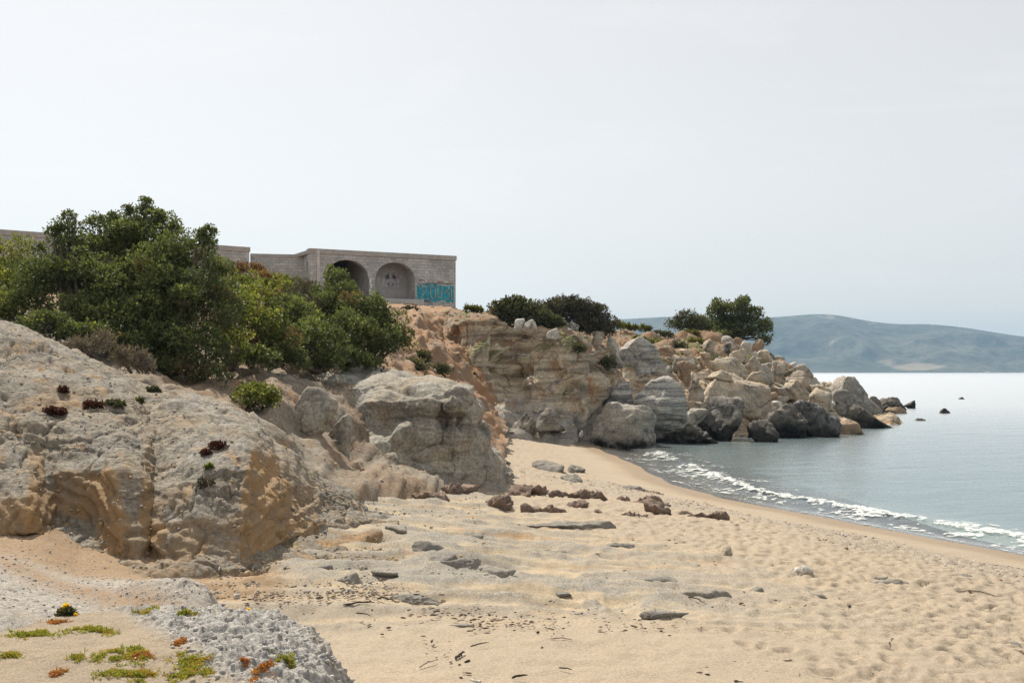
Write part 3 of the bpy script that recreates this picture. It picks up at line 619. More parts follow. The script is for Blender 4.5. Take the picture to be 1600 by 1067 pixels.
def drop(Pg, x, y):
    q = Pg.reshape(-1, 3); i = np.argmin((q[:, 0] - x)**2 + (q[:, 1] - y)**2); return q[i]
def pick(Pg, u, v):
    q = Pg.reshape(-1, 3); uu = 800 + q[:, 0]/q[:, 1]*F; vv = V0 - (q[:, 2] - HC)/q[:, 1]*F
    e = (uu - u)**2 + (vv - v)**2 + (q[:, 1]*.3)**2; return q[np.argmin(e)]

# ------------------------------------------------------------------ boulders
_ico = {}
def ico(n):
    if n not in _ico:
        bm = bmesh.new(); bmesh.ops.create_icosphere(bm, subdivisions=n, radius=1); bm.verts.ensure_lookup_table()
        _ico[n] = (np.array([v.co[:] for v in bm.verts]), np.array([[v.index for v in f.verts] for f in bm.faces])); bm.free()
    return _ico[n]
def rock_shape(size, seed, n=4, p=16, planes=12, rough=.075, layered=None, taper=.0):
    """an angular stone: a sphere cut by random planes, then weathered; size = full extents in metres"""
    r = np.random.default_rng(seed); Dv, Fa = ico(n)
    nn = r.normal(size=(planes, 3)); nn /= np.linalg.norm(nn, axis=1, keepdims=True)
    nn = np.concatenate([nn, [[0, 0, 1], [0, 0, -1]]]); dk = np.concatenate([.55 + .45*r.random(planes), [.85 + .4*r.random(), .85]])
    k = np.clip(Dv @ nn.T, 0, None)/dk
    R = (k**p).sum(1)**(-1/p)
    V = Dv*R[:, None]
    lo, hi = V.min(0), V.max(0); V = ((V - lo)/(hi - lo) - .5)*np.asarray(size)
    tz = 1 - taper*(V[:, 2:3]/size[2] + .15); V = V*np.concatenate([tz, tz, np.ones_like(tz)], 1) + np.concatenate([taper*.35*r.normal()*(V[:, 2:3] + size[2]*.3), 0*tz, 0*tz], 1)*np.array([1, 0, 0])
    s = float(np.mean(size)); Q = V/s*2 + seed*3.7
    Nv = V/np.asarray(size)**2; Nv /= np.linalg.norm(Nv, axis=1, keepdims=True) + 1e-9
    d = rough*(1.2*fbm(Q*1.1, 3, seed) + .7*(np.clip(ridged(Q*1.6, 4, seed + 3), -1, 1)) + .35*fbm(Q*5, 3, seed + 5))
    w1, w2 = worley(Q*1.3 + .3*fbm(Q*1.5, 2, seed + 9)[:, None], seed + 8)
    d = d + rough*1.3*(np.clip(w2 - w1, 0, .3) - .2)
    if layered is not None:
        ax = np.asarray(layered, float); ax = ax/np.linalg.norm(ax)
        d = d + rough*.9*np.sign(vnoise(np.stack([(V @ ax)/s*9 + 1.3*fbm(Q*.7, 3, seed + 6), 0*d, 0*d], -1), seed))*.5
    return V + Nv*(d*s)[:, None], Fa
def boulder(u0, u1, v0, v1, y, mat, label, seed, group=None, n=4, sink=.18, depth=.85, name='boulder', cat='boulder', **kw):
    w = (u1 - u0)/F*y; h = (v1 - v0)/F*y; h2 = h*(1 + sink)
    dd = depth*(w + h)/2
    kw.setdefault('taper', .38); V, Fa = rock_shape((w, dd, h2), seed, n, **kw)
    c = at((u0 + u1)/2, (v0 + v1)/2, y) + np.array([0, dd*.25, -h*sink/2])
    if h > .8 and y < 90: V = V*np.array([1.08, 1.15, 1.04])
    o = mesh_obj(name, V, Fa, M[mat]); o.location = c
    tag(o, label, cat, group); return o
GB = 'boulders along the headland shore'
BL = [
 (915, 1027, 627, 700, 55, 'grey_boulder', 'big rounded grey-tan boulder standing at the end of the sand', 1, dict(n=5, p=12, rough=.085, depth=.9)),
 (984, 1070, 592, 680, 58.5, 'banded_boulder', 'large grey block with horizontal bands behind the big rounded boulder', 2, dict(n=5, p=18, rough=.05, layered=(.12, .1, 1), depth=1.0)),
 (938, 986, 599, 634, 59, 'banded_boulder', 'wedge-shaped striped slab between the cliff and the banded block', 3, dict(n=4, p=20, layered=(.25, .1, 1))),
 (962, 1048, 527, 604, 65, 'banded_boulder', 'tall leaning grey slab above the banded block', 4, dict(n=5, p=14, layered=(-.5, .1, 1), rough=.05)),
 (1096, 1175, 624, 690, 60, 'dark_boulder', 'dark striped round-topped boulder at the waterline', 5, dict(n=5, p=5, planes=9, rough=.06, layered=(1, .2, .5), taper=.3)),
 (1070, 1112, 628, 648, 61, 'tan_boulder', 'flat pale rock leaning against the dark striped boulder', 6, dict(n=4)),
 (1064, 1108, 640, 668, 60, 'grey_boulder', 'brownish grey rock below the flat pale rock', 7, dict(n=4, p=18)),
 (1048, 1120, 668, 702, 57.5, 'black_boulder', 'low black seaweed-covered rock in the green water', 8, dict(n=5, rough=.14)),
 (1174, 1219, 658, 694, 58.5, 'black_boulder', 'small dark pointed rock in the water by the striped boulder', 9, dict(n=4, p=16)),
 (1174, 1262, 639, 688, 62.5, 'black_boulder', 'long wet black rock mass behind the dark pointed rock', 74, dict(n=5, p=7, rough=.10)),
 (1238, 1316, 628, 688, 63.5, 'marble_boulder', 'black shore rock marbled with white patches', 11, dict(n=5, p=7, planes=10, rough=.11)),
 (1112, 1216, 582, 648, 65, 'tan_boulder', 'massive tan rock above the dark striped boulder', 112, dict(n=5, p=12, rough=.07, depth=.8)),
 (1103, 1148, 578, 595, 65, 'tan_boulder', 'flat pale slab lying on top of the massive tan rock', 13, dict(n=4, p=18)),
 (1099, 1137, 596, 632, 62.5, 'tan_boulder', 'square tan block at the near end of the massive tan rock', 14, dict(n=4, p=20)),
 (1077, 1102, 593, 629, 62, 'tan_boulder', 'upright pointed pale rock beside the square tan block', 15, dict(n=4, p=16)),
 (1103, 1172, 560, 592, 69, 'tan_boulder', 'long wedge of tan rock split by a diagonal crack', 16, dict(n=4, p=18)),
 (1165, 1192, 556, 582, 71, 'tan_boulder', 'upright tan rock at the end of the cracked wedge', 17, dict(n=4, p=16)),
 (1183, 1208, 568, 594, 71, 'grey_boulder', 'grey angular rock in the middle of the rock pile', 18, dict(n=4, p=20)),
 (1203, 1228, 564, 590, 73, 'tan_boulder', 'round-shouldered tan rock below the fallen pale slab', 19, dict(n=4)),
 (1226, 1270, 569, 588, 75, 'tan_boulder', 'flat pale slab jutting out against the sea', 20, dict(n=4, p=18)),
 (1218, 1268, 580, 606, 74, 'tan_boulder', 'broad tan rock carrying the jutting pale slab', 21, dict(n=4, p=14)),
 (1256, 1288, 590, 612, 75, 'grey_boulder', 'low grey rock sloping to the sea below the jutting slab', 22, dict(n=4)),
 (1168, 1200, 580, 604, 68, 'tan_boulder', 'slanting pale rock above the shoulder of the massive tan rock', 23, dict(n=4, p=18)),
 (1218, 1262, 596, 622, 70.5, 'tan_boulder', 'ribbed pale tan rock leaning in the middle of the pile', 24, dict(n=4, p=16, layered=(1, 0, .7))),
 (1252, 1300, 606, 640, 71, 'tan_boulder', 'broad orange-tan rock behind the marbled black rock', 25, dict(n=4, p=12)),
 (1264, 1300, 600, 614, 72.5, 'tan_boulder', 'thin pale orange slab lying on the broad tan rock', 26, dict(n=4, p=18)),
 (1296, 1372, 589, 640, 76, 'grey_boulder', 'big pale-topped boulder at the tip of the headland', 27, dict(n=5, p=12, rough=.07)),
 (1288, 1336, 612, 664, 74, 'dark_boulder', 'dark shaded rock under the big boulder at the tip', 28, dict(n=4)),
 (1318, 1400, 634, 676, 73, 'black_boulder', 'black wedge of rock sloping into the sea at the tip', 29, dict(n=5, p=14, rough=.06)),
 (1292, 1348, 660, 688, 66, 'rust_boulder', 'low brown slab half under water before the black wedge', 30, dict(n=4)),
 (1354, 1380, 620, 642, 82, 'dark_boulder', 'small dark rock just beyond the tip of the headland', 31, dict(n=4)),
 (1376, 1416, 622, 644, 105, 'black_boulder', 'largest black rock of the islets off the tip', 32, dict(n=4, rough=.1)),
 (1412, 1432, 626, 639, 112, 'dark_boulder', 'outermost pale-sided rock of the islets off the tip', 33, dict(n=4)),
 (1378, 1420, 636, 648, 98, 'rust_boulder', 'flat brown rock awash in front of the black islet', 34, dict(n=4)),
 (1469, 1487, 638, 648, 99, 'black_boulder', 'lone black rock standing out of the open water', 35, dict(n=4)),
 (1430, 1450, 654, 660, 84, 'black_boulder', 'flat dark rock barely breaking the surface', 36, dict(n=4)),
 (1498, 1508, 620, 625, 150, 'black_boulder', 'tiny far rock in the open sea', 37, dict(n=3)),
 (1145, 1166, 528, 549, 79.5, 'rust_boulder', 'square rusty block under the tree', 38, dict(n=4, p=20)),
 (1171, 1194, 530, 551, 80, 'rust_boulder', 'rust-brown block at the outer edge below the tree', 39, dict(n=4, p=18)),
 (1156, 1176, 534, 552, 77, 'white_boulder', 'white pyramid-shaped rock between two rusty blocks', 40, dict(n=4, p=20)),
 (1126, 1144, 536, 555, 76, 'dark_boulder', 'dark triangular rock on the slope below the tree', 41, dict(n=4, p=20)),
 (1084, 1120, 540, 566, 73, 'grey_boulder', 'pale grey broken rock on the earthy slope', 42, dict(n=4, p=16, rough=.12)),
 (1194, 1213, 552, 568, 81, 'dark_boulder', 'rounded grey-green rock on the skyline below the tree', 43, dict(n=4)),
 (1138, 1172, 546, 564, 74, 'tan_boulder', 'pale tan rock above the cracked wedge', 44, dict(n=4)),
 (1176, 1206, 548, 570, 76, 'tan_boulder', 'tan rock below the rust-brown edge block', 45, dict(n=4, p=16)),
 (803, 821, 498, 515, 57.6, 'white_boulder', 'tall white rock on the cliff edge under the bush', 46, dict(n=4, p=8, taper=.1)),
 (818, 836, 499, 515, 57.5, 'white_boulder', 'white rock second along the cliff edge under the bush', 47, dict(n=4, p=8, taper=.1)),
 (832, 839, 503, 514, 57.3, 'white_boulder', 'smallest of the three white rocks on the cliff edge', 48, dict(n=3)),
 (855, 874, 513, 527, 57, 'white_boulder', 'pale block on the cliff edge between the two bushes', 49, dict(n=4)),
 (888, 906, 503, 517, 62, 'white_boulder', 'pale rock at the foot of the dry grey bush', 50, dict(n=4)),
 (926, 948, 518, 540, 62, 'tan_boulder', 'pale rock in the earth bank beside the leaning slab', 51, dict(n=4)),
 (948, 968, 526, 552, 62.5, 'grey_boulder', 'grey rock wedged against the leaning slab', 52, dict(n=4)),
 (934, 952, 540, 558, 61, 'tan_boulder', 'small tan rock low in the earth bank', 53, dict(n=4)),
 (956, 974, 550, 572, 62, 'grey_boulder', 'small grey rock under the foot of the leaning slab', 54, dict(n=4)),
 (838, 880, 640, 668, 53.2, 'dark_boulder', 'blue-grey block at the foot of the cliff', 55, dict(n=4, p=16)),
 (790, 836, 648, 676, 53.0, 'dark_boulder', 'low dark rock at the cliff foot beside the blue-grey block', 56, dict(n=4)),
 (1045, 1070, 560, 586, 67, 'dark_boulder', 'dark rock in the shade beside the upright pointed rock', 57, dict(n=4)),
 (1062, 1084, 566, 600, 66, 'rust_boulder', 'brown rock behind the upright pointed rock', 58, dict(n=4, p=16)),
 (904, 912, 672, 681, 53.5, 'white_boulder', 'small white stone where sand meets the cliff foot', 59, dict(n=3)),
]
for (u0, u1, v0, v1, y, mt, lab, sd, kw) in BL:
    boulder(u0, u1, v0, v1, y, mt, lab, sd, GB, **kw)
# loose rocks of the pile between the boulders
proto = [rock_shape((1, 1, 1), 200 + k, 3, p=16, rough=.05) for k in range(7)]
pmats = ['tan_boulder', 'tan_boulder', 'grey_boulder', 'rust_boulder', 'tan_boulder', 'grey_boulder', 'white_boulder']
protom = []
for k, (V, Fa) in enumerate(proto):
    o = mesh_obj('loose_rock', V, Fa, M[pmats[k]]); protom.append(o.data); bpy.data.objects.remove(o)
flat = CLIFF.reshape(-1, 3); fu = 800 + flat[:, 0]/flat[:, 1]*F; fv = V0 - (flat[:, 2] - HC)/flat[:, 1]*F
cand = np.where((fu > 1040) & (fu < 1300) & (fv > 535) & (fv < 660) & (flat[:, 1] < 84) & (flat[:, 2] > .4))[0]
cand2 = np.where((fu > 920) & (fu < 1130) & (fv > 515) & (fv < 585) & (flat[:, 1] < 80))[0]
for k in range(230):
    i = cand[rng.integers(len(cand))] if k < 215 else cand2[rng.integers(len(cand2))]
    o = link(bpy.data.objects.new('loose_rock', protom[rng.integers(7)]))
    s = (.25 + .75*rng.random()**2.5) if k < 215 else .18 + .25*rng.random()
    if fu[i] < 1090: s *= .6
    o.location = flat[i] + np.array([0, 0, s*.12]); o.scale = (s*(.9 + .7*rng.random()), s*(.8 + .4*rng.random()), s*(.6 + .4*rng.random()))
    o.rotation_euler = (rng.normal()*.3, rng.normal()*.3, rng.random()*6.28)
    tag(o, 'small loose rock lying among the boulders and earth of the headland slope', 'rock', 'loose rocks on the headland slope')

# stones half buried in the sand
GS = 'grey stones half buried in the sand'
ST = [
 (648, 704, 836, 868, 'beach_stone', 'rounded grey stone at the back of the pair of smooth stones', 1),
 (666, 712, 850, 880, 'beach_stone', 'smooth grey stone wedged between its two neighbours', 2),
 (680, 748, 858, 886, 'beach_stone', 'long smooth grey stone in front of the cluster of three', 3),
 (745, 802, 876, 900, 'beach_stone', 'sloping grey stone with sand banked on one side', 4),
 (520, 574, 880, 908, 'beach_stone', 'flat-topped grey stone at the foot of the gravel slope', 5),
 (578, 624, 884, 904, 'beach_stone', 'low grey stone next to the flat-topped stone', 6),
 (480, 520, 872, 892, 'beach_stone', 'grey stone partly under gravel left of the flat-topped stone', 7),
 (600, 640, 818, 838, 'beach_stone', 'brownish grey stone under the crumbling end of the bluff', 8),
 (832, 882, 714, 738, 'beach_stone', 'dark hump of rock on the far sand beside the outcrop', 9),
 (886, 914, 722, 740, 'beach_stone', 'smaller dark rock beside the hump on the far sand', 10),
 (876, 908, 738, 754, 'beach_stone', 'dark rock in front of the two far humps', 11),
 (945, 992, 832, 850, 'beach_stone', 'dark oblong stone alone in the trodden sand', 12),
 (1104, 1142, 849, 869, 'tan_boulder', 'tan lump of rock casting a shadow on the sand', 13),
 (1229, 1269, 875, 899, 'white_boulder', 'white-topped stone lying on the sand', 14),
 (1062, 1142, 905, 936, 'beach_stone', 'longest dark stone in the trodden sand', 15),
 (1008, 1060, 889, 914, 'beach_stone', 'jagged dark stone before the longest one', 16),
 (1164, 1192, 907, 924, 'beach_stone', 'small dark slanting stone between two longer ones', 17),
 (1256, 1298, 911, 934, 'beach_stone', 'dark slanting stone below the white-topped stone', 18),
 (1342, 1416, 889, 912, 'beach_stone', 'long double-humped dark stone near the pebbles', 19),
 (866, 892, 905, 922, 'beach_stone', 'small round grey stone alone in the pale sand', 41),
 (1480, 1518, 888, 902, 'beach_stone', 'grey stone lying in the pebble strip', 21),
 (760, 800, 712, 726, 'beach_stone', 'low rock at the foot of the outcrop', 22),
 (715, 760, 826, 842, 'beach_stone', 'pair of dark stone tips showing through the pale rock floor', 23),
 (812, 840, 808, 818, 'beach_stone', 'thin dark stone near the red ledges', 24),
 (1362, 1386, 898, 908, 'beach_stone', 'thin dark stone touching the double-humped one', 25),
 (775, 812, 732, 748, 'beach_stone', 'grey rock between the outcrop and the red ledges', 26),
 (690, 740, 962, 976, 'beach_stone', 'dark flat stone in the line of driftwood', 27),
 (1000, 1075, 948, 966, 'beach_stone', 'flat pale grey rock showing through the sand', 28),
 (610, 700, 910, 935, 'beach_stone', 'pale flat rock in the litter line', 29),
 (940, 1010, 748, 764, 'beach_stone', 'flat blue-grey rock sheet near the wet sand', 30),
 (820, 960, 806, 826, 'beach_stone', 'long low grey ledge in front of the red rocks', 31),
]
def sand_rock(u0, u1, v0, v1, mt, lab, sd, group, cat='stone', name='beach_stone', tall=1.0, **kw):
    g = ground((u0 + u1)/2, v1); y = g[1]; w = (u1 - u0)/F*y; h = (v1 - v0)/F*y
    el = (HC - g[2])/y; dd = max(.35*w, .5*h/max(el, .05)*.6)          # most of the seen height is depth on the flat sand
    hz = max(.02, h*.50)*tall
    V, Fa = rock_shape((w*1.05, dd, hz*1.9), 300 + sd, 5 if w > .5 else 4, p=kw.pop('p', 7), planes=10, rough=kw.pop('rough', .05), **kw)
    o = mesh_obj(name, V, Fa, M[mt]); yy = y + dd*.45; x = ((u0 + u1)/2 - 800)/F*yy
    o.location = (x, yy, beach_z(x, yy) - .01); o.rotation_euler = (0, 0, -.25 + .1*rng.normal())
    return tag(o, lab, cat, group)
for (u0, u1, v0, v1, mt, lab, sd) in ST: sand_rock(u0, u1, v0, v1, mt, lab, sd, GS, tall=1.2 if sd in (13, 14, 1, 2, 3, 9, 10, 11) else .85)
GR = 'red-brown rock ledges across the sand'
RL = [
 (690, 745, 754, 772, 'low red-brown ledge nearest the outcrop'), (745, 800, 764, 790, 'earthy brown ledge below the red lump'),
 (815, 852, 750, 772, 'upright dark red lump of rock'), (795, 830, 756, 774, 'dark brown rock leaning on the red lump'),
 (855, 960, 764, 782, 'longest red-brown ledge with a flat top'), (884, 918, 778, 794, 'triangular red rock under the longest ledge'),
 (818, 890, 782, 798, 'thin slanting brown ledge below the red lump'), (925, 945, 792, 802, 'small dark red rock below the longest ledge'),
 (970, 1046, 776, 790, 'red ledge continuing the longest one towards the sea'), (955, 1010, 796, 808, 'low brown ledge in front of the pointed one'),
 (1010, 1048, 776, 806, 'pointed grey-brown rock at the middle of the ledges'), (1050, 1085, 794, 806, 'small brown ledge near the outer end'),
 (1078, 1132, 797, 812, 'outermost dark brown ledge toward the sea'), (640, 700, 764, 780, 'reddish ledge sinking into the pale rock floor')]
for k, (u0, u1, v0, v1, lab) in enumerate(RL):
    sand_rock(u0, u1, v0, v1, 'red_ledge', lab, 60 + k, GR, 'rock', 'rock_ledge', p=9, rough=.20)

for k, (u0, u1, v0, v1, y, dp) in enumerate([(682, 736, 645, 752, 25.7, .8), (718, 762, 655, 748, 26.6, 1.0), (640, 706, 690, 756, 25.2, .6), (596, 668, 655, 752, 25.6, .6), (694, 741, 603, 646, 26.0, 1.2), (728, 768, 710, 752, 26.4, .9), (560, 625, 690, 752, 25.2, .6), (446, 508, 604, 712, 22.9, .55), (505, 560, 650, 738, 23.6, .5)]):
    w, h = (u1 - u0)/F*y, (v1 - v0)/F*y; V, Fa = rock_shape((w, dp*(w + h)/2, h), 560 + k, 5, p=6, planes=9, rough=.05)
    an = [.25, .35, .5, .1, -.1, .4, .2, .55, .5][k]; V = np.stack([V[:, 0]*math.cos(an) - V[:, 2]*math.sin(an)*-1, V[:, 1], V[:, 2]*math.cos(an) - V[:, 0]*math.sin(an)], -1)
    o = mesh_obj('rock_lobe', V + at((u0 + u1)/2, (v0 + v1)/2, y) + np.array([0, .35*dp*(w + h)/2, 0]), Fa, M['outcrop'], outcrop)

# ------------------------------------------------------------------ the ruin on the plateau
m = NT('block_masonry')
br = m.n('ShaderNodeTexBrick'); m.set(br.inputs['Vector'], m.n('ShaderNodeTexCoord').outputs['UV'])
br.inputs['Scale'].default_value = 1.0; br.inputs['Brick Width'].default_value = .42; br.inputs['Row Height'].default_value = .2; br.inputs['Mortar Size'].default_value = .014
br.inputs['Color1'].default_value = (.60, .59, .575, 1); br.inputs['Color2'].default_value = (.42, .415, .405, 1); br.inputs['Mortar'].default_value = (.36, .35, .335, 1)
n1 = m.noise(.6, 5, .7); n2 = m.noise(7, 4, .7)
c = m.mix(1.0, br.outputs['Color'], m.mix(m.ramp(n1, .35, .65), (.76, .77, .78), (1.06, 1.07, 1.07)), 'MULTIPLY')
c = m.mix(1.0, c, m.mix(m.ramp(n2, .3, .7), (.82,)*3, (1.1,)*3), 'MULTIPLY')
c = m.mix(m.math('MULTIPLY', m.ramp(m.noise(1.0, 4, .7, vec=m.map((1.5, 1.5, .25))), .58, .74), .35), c, (.17, .16, .15))
M['masonry'] = m.done(m.principled(c, .92, m.bump(m.math('ADD', m.math('MULTIPLY', br.outputs['Fac'], -.6), n2), .5, .03)))
M['concrete'] = plain_material('weathered_concrete', (.44, .42, .39), (.34, .33, .31), 2.5)
M['plaster'] = plain_material('grey_plaster', (.58, .565, .545), (.46, .45, .44), 1.8)
M['dark_room'] = plain_material('shade_dark_plaster', (.10, .09, .085), (.07, .065, .06), 2)  # near-black plaster: shade of the room and doorway put into the colour
def paint(name, col):
    m = NT(name); n = m.noise(3.2, 5, .7); w = m.noise(2.1, 6, .75, vec=m.map(loc=(5, 9, 1)))       # worn: the wall shows through
    p = m.principled(m.mix(m.ramp(n, .35, .65), col, scale_col(col, .6)), .8)
    tr = m.n('ShaderNodeBsdfTransparent'); mx = m.n('ShaderNodeMixShader'); m.set(mx.inputs[0], m.ramp(w, .50, .66, .06, .85))
    m.t.links.new(p, mx.inputs[1]); m.t.links.new(tr.outputs[0], mx.inputs[2]); return m.done(mx.outputs[0])
M['p_turq'] = paint('turquoise_paint', (.05, .42, .52)); M['p_white'] = paint('white_paint', (.82, .82, .83)); M['p_black'] = paint('black_paint', (.05, .045, .06))
M['p_pale'] = paint('pale_blue_paint', (.62, .80, .85)); M['p_lilac'] = paint('grey_lilac_paint', (.60, .59, .63)); M['p_red'] = paint('red_paint', (.35, .09, .10))
M['p_grey'] = paint('dark_grey_paint', (.17, .165, .18)); M['p_teal'] = paint('teal_paint', (.04, .20, .18)); M['p_blue'] = paint('blue_paint', (.10, .15, .30))

ZT, ZB = 11.74, 7.6
def frame(pa, pb):
    pa, pb = np.array(pa[:2], float), np.array(pb[:2], float); L = np.linalg.norm(pb - pa); d = (pb - pa)/L
    return pa, d, np.array([d[1], -d[0]]), L            # origin, along, outward normal (towards the camera side), length
def wall(name, pa, pb, z0, z1, th, mat, parent, arches=()):
    """wall with round-headed openings: arches = [(s0, s1, zbase, zspring, ztop)]"""
    o, d, nrm, L = frame(pa, pb)
    ss = {0.0, L}
    for (a, b, *_r) in arches: ss |= set(np.linspace(a, b, 25).tolist())
    ss = sorted(ss)
    def top(s, ar):
        a, b, zb, zs, zt_ = ar; t = np.clip((s - (a + b)/2)/((b - a)/2), -1, 1); return zs + (zt_ - zs)*math.sqrt(max(0, 1 - t*t))
    V, Fa, UV = [], [], []
    def quad(pts, uv):
        i = len(V); V.extend(pts); UV.extend(uv); Fa.append((i, i + 1, i + 2, i + 3))
    def p3(s, z, off): q = o + d*s - nrm*off; return (q[0], q[1], z)
    for s0, s1 in zip(ss[:-1], ss[1:]):
        mid = (s0 + s1)/2; ar = next((a for a in arches if a[0] < mid < a[1]), None)
        spans = [((z0, z0), (z1, z1))] if ar is None else [((z0, z0), (ar[2], ar[2])), ((top(s0, ar), top(s1, ar)), (z1, z1))]
        for (lo0, lo1), (hi0, hi1) in spans:
            if hi0 - lo0 < .01: continue
            quad([p3(s0, lo0, 0), p3(s1, lo1, 0), p3(s1, hi1, 0), p3(s0, hi0, 0)], [(s0, lo0), (s1, lo1), (s1, hi1), (s0, hi0)])
            quad([p3(s1, lo1, th), p3(s0, lo0, th), p3(s0, hi0, th), p3(s1, hi1, th)], [(s1, lo1), (s0, lo0), (s0, hi0), (s1, hi1)])
        if ar is not None:
            a0, a1 = top(s0, ar), top(s1, ar)
            quad([p3(s0, a0, 0), p3(s1, a1, 0), p3(s1, a1, th), p3(s0, a0, th)], [(s0, 0), (s1, 0), (s1, th), (s0, th)])
            quad([p3(s0, ar[2], 0), p3(s0, ar[2], th), p3(s1, ar[2], th), p3(s1, ar[2], 0)], [(s0, 0), (s0, th), (s1, th), (s1, 0)])
        quad([p3(s0, z1, 0), p3(s1, z1, 0), p3(s1, z1, th), p3(s0, z1, th)], [(s0, 0), (s1, 0), (s1, th), (s0, th)])
    for ar in arches:
        for s in ar[:2]: quad([p3(s, ar[2], 0), p3(s, ar[2], th), p3(s, ar[3], th), p3(s, ar[3], 0)], [(0, ar[2]), (th, ar[2]), (th, ar[3]), (0, ar[3])])
    for s in (0, L): quad([p3(s, z0, 0), p3(s, z0, th), p3(s, z1, th), p3(s, z1, 0)], [(0, z0), (th, z0), (th, z1), (0, z1)])
    ob = mesh_obj(name, V, Fa, M[mat], parent, smooth=False)
    uvl = ob.data.uv_layers.new(name='UVMap')
    uvl.data.foreach_set('uv', np.array([UV[l.vertex_index] for l in ob.data.loops], np.float32).ravel())
    return ob
def box(name, c, d, L, th, z0, z1, mat, parent):       # box from corner c along d, depth th behind
    d = np.asarray(d, float); n = np.array([d[1], -d[0]]); c = np.asarray(c[:2], float)
    q = [c, c + d*L, c + d*L - n*th, c - n*th]
    V = [(p[0], p[1], z) for z in (z0, z1) for p in q]
    return mesh_obj(name, V, [(3, 2, 1, 0), (4, 5, 6, 7), (0, 1, 5, 4), (1, 2, 6, 5), (2, 3, 7, 6), (3, 0, 4, 7)], M[mat], parent, smooth=False)
A0 = at(485, 388, 75.0)[:2]; A1 = at(712, 400, 80.0)[:2]
ruin = empty('ruin'); tag(ruin, 'long roofless-looking grey concrete-block building with arches on the plateau', 'building')
o_, d_, n_, L_ = frame(A0, A1)
def s_of(u):       # distance along the arched facade of image column u
    k = (u - 800)/F; return (k*o_[1] - o_[0])/(d_[0] - k*d_[1])
def z_of(u, v):
    s = s_of(u); y = o_[1] + d_[1]*s; return HC + (V0 - v)/F*y
ar1 = (s_of(508), s_of(577), ZB + .75, z_of(540, 437), z_of(541, 406)); ar2 = (s_of(586), s_of(649), ZB + .75, z_of(617, 438), z_of(617, 410))
WA = wall('arched_wall', A0, A1, ZB, ZT - .32, .55, 'masonry', ruin, [ar1, ar2])
box('parapet', A0 + n_*.06 - d_*.05, d_, L_ + .1, .72, ZT - .32, ZT, 'concrete', WA)
box('plinth', A0 + n_*.9 + d_*2.0, d_, s_of(654) - 2.0, .895, ZB, z_of(617, 468), 'plaster', WA)
wall('end_wall', A1 - n_*.55, A1 - n_*7.0, ZB, ZT - .33, .45, 'masonry', ruin)
# room behind the first arch, niche behind the second
inn = A0 - n_*.552
NB = box('niche_back_wall', inn + d_*(ar2[0] - .35) - n_*1.3, d_, ar2[1] - ar2[0] + .7, .3, ZB, ZT - .34, 'plaster', ruin)
box('niche_side_wall', inn + d_*(ar2[0] - .36), d_, .30, 4.2, ZB, ZT - .345, 'plaster', ruin)
box('niche_side_wall', inn + d_*(ar2[1] + .06), d_, .30, 1.6, ZB, ZT - .345, 'plaster', ruin)
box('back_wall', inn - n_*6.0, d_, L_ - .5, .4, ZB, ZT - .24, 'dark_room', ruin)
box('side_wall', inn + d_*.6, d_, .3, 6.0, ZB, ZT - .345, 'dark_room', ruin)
box('roof', A0 - n_*.66 + d_*.02, d_, L_ - .04, 6.4, ZT - .30, ZT - .06, 'concrete', ruin)
# chamfer wall with narrow window, then the recessed and projecting walls going left
C1 = at(474, 391, 77.6)[:2]
_, dc, nc, Lc = frame(C1, A0)
wall('corner_wall', C1, A0, ZB, ZT - .04, .4, 'masonry', ruin, [(Lc*.42, Lc*.78, z_of(485, 425), z_of(485, 410), z_of(485, 406))])
box('window_back', C1 - nc*.42, dc, Lc, .2, ZB, ZT - .1, 'plaster', ruin)
C2 = at(391, 393, 76.8)[:2]
WR = wall('recessed_wall', C2, C1, ZB, ZT - .38, .45, 'masonry', ruin)
_, dr, nr, Lr = frame(C2, C1); box('coping', C2 + nr*.05, dr, Lr - .01, .55, ZT - .38, ZT - .16, 'concrete', WR)
D1 = at(389.5, 386, 74.4)[:2]; D0 = at(335, 383, 72.9)[:2]; E0 = at(-260, 352, 60.0)[:2]
_, de, ne, Le = frame(E0, D1)
sD = lambda u: (((u - 800)/F)*E0[1] - E0[0])/(de[0] - ((u - 800)/F)*de[1])
WL = wall('long_wall', E0, D1, ZB, ZT - .30, .5, 'masonry', ruin, [(sD(326), sD(364), ZB + .5, 9.6, 10.7), (sD(180), sD(225), ZB + .5, 9.6, 10.8)])
box('parapet', E0 + ne*.05, de, Le + .05, .62, ZT - .30, ZT, 'concrete', WL)
box('return_wall', D1 - ne*.502 - de*.45, de, .448, 3.2, ZB, ZT - .31, 'masonry', ruin)
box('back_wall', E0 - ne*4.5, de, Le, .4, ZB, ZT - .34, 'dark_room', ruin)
box('door_shade_sheet', C2 + nr*.006 + dr*.03, dr, .34, .004, ZB, 10.75, 'dark_room', WR)  # thin dark sheet on the wall, painted shade instead of a cut doorway

